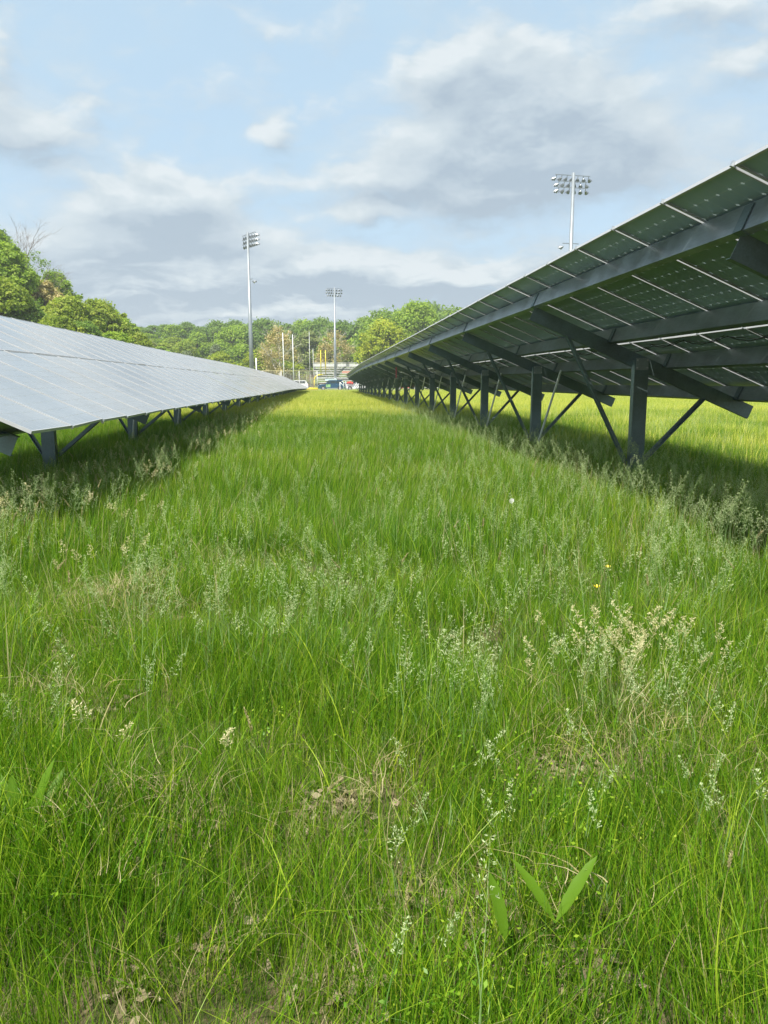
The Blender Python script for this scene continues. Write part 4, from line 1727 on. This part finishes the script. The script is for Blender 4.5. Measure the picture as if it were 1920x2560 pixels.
tag(lo_, 'dry brown leaves and straw on bare patches between the grass', 'dead leaves', kind='stuff')


# broad-leaved dock plants, buttercups, dandelion clock -----------------
def dock_leaf(L, W, bend, seed):
    r3 = random.Random(seed)
    q = MB()
    n_ = 10
    for i in range(n_ + 1):
        t = i / n_
        wv = W * (math.sin(math.pi * min(1, .06 + .94 * t)) ** .7) * (1 if t > .2 else .25 + 3.7 * t * .95)
        wv = max(wv, .003) if i < n_ else .001
        x = L * t * math.cos(bend * t)
        z = L * t * math.sin(.95) - L * bend * t * t * .35
        rip = .12 * wv * math.sin(t * 23 + seed)
        x = L * t * .55 + bend * .12 * t * t
        q.v += [(x, -wv / 2, z + .16 * wv + rip), (x, 0, z - .02 * wv), (x, wv / 2, z + .16 * wv - rip)]
    for i in range(n_):
        b = 3 * i
        q.f += [(b, b + 3, b + 4, b + 1), (b + 1, b + 4, b + 5, b + 2)]
    me = q.mesh('leaf', M_DOCK, True)
    at = me.attributes.new('tint', 'FLOAT', 'POINT')
    at.data.foreach_set('value', [.45 + .3 * r3.random()] * len(me.vertices))
    return me


def dock(x, y, leaves, label, dz=0.0):
    root = thing('dock_plant', label, 'plant', (x, y, gz1(x, y) + dz))
    for i, (L, W, rz, bend) in enumerate(leaves):
        o = place('leaf', dock_leaf(L, W, bend, i + int(x * 10)), root, (0, 0, 0), (rr.uniform(-.2, .2), rr.uniform(-.35, .05), rz))
    return root


dock(.40, 1.56, [(.16, .034, 2.0, .1)], 'broad upright dock leaf left of the paired leaves near the bottom', .18)
dock(.54, 1.64, [(.19, .032, .5, .15), (.17, .030, 2.3, .2)], 'pair of broad folded dock leaves near the bottom right', .16)
dock(-.95, 2.20, [(.32, .045, 1.3, .2), (.35, .050, .9, .3), (.30, .045, 2.2, .3), (.26, .045, 3.0, .6), (.28, .045, 4.2, .6), (.26, .045, .1, .7), (.30, .045, 1.8, .1)],
     'large clump of long dock leaves at the left edge', -.04)
for (x, y, h, lab) in ((1.56, 4.08, .42, 'upper right of two yellow buttercup flowers in the grass'), (1.40, 3.80, .40, 'lower left of two yellow buttercup flowers in the grass')):
    root = thing('buttercup', lab, 'flower', (x, y, gz1(x, y)))
    MB().tube([(0, 0, 0), (.01, 0, h * .5), (0, 0, h)], .0012, 5).build('stem', M_DOCK, root)
    for k in range(5):
        a = 2 * math.pi * k / 5
        q = MB()
        for (r0_, z0_, w_) in ((.001, 0, .003), (.007, .002, .008), (.012, .006, .010), (.0155, .012, .006)):
            for s in (-1, 1):
                q.v.append((r0_ * math.cos(a) - s * w_ / 2 * math.sin(a), r0_ * math.sin(a) + s * w_ / 2 * math.cos(a), h + z0_))
        q.f = [(0, 1, 3, 2), (2, 3, 5, 4), (4, 5, 7, 6)]
        q.build('petal', M_PETAL, root)
root = thing('dandelion_clock', 'round white dandelion seed head standing in the mid grass', 'flower', (1.55, 6.3, gz1(1.55, 6.3)))
MB().tube([(0, 0, 0), (0, 0, .40)], .002, 5).build('stem', M_DOCK, root)
r4 = np.random.default_rng(9)
q = MB()
for k in range(90):
    d = Vector(r4.normal(size=3)).normalized()
    c = Vector((0, 0, .42))
    q.tube([c, c + d * .017], .0004, 3, False)
    for j in range(4):
        e = (d + Vector(r4.normal(size=3)) * .35).normalized()
        q.tube([c + d * .017, c + d * .017 + e * .005], .0004, 3, False)
q.build('seed_ball', M_FLUFF, root)

# ------------------------------------------------------------------ haze: the soft air of the photograph
hz = MB().quadbox((0, 690, 29.5), (1990, 1860, 66))
hm = bpy.data.materials.new('haze')
hm.use_nodes = True
ht = NT(hm.node_tree)
pv = ht.n('ShaderNodeVolumePrincipled')
pv.inputs['Color'].default_value = (.95, .98, 1.0, 1)
pv.inputs['Density'].default_value = .00050
pv.inputs['Anisotropy'].default_value = .2
ho = ht.n('ShaderNodeOutputMaterial')
ht.t.links.new(pv.outputs[0], ho.inputs['Volume'])
tag(hz.build('haze', hm), kind='stuff')
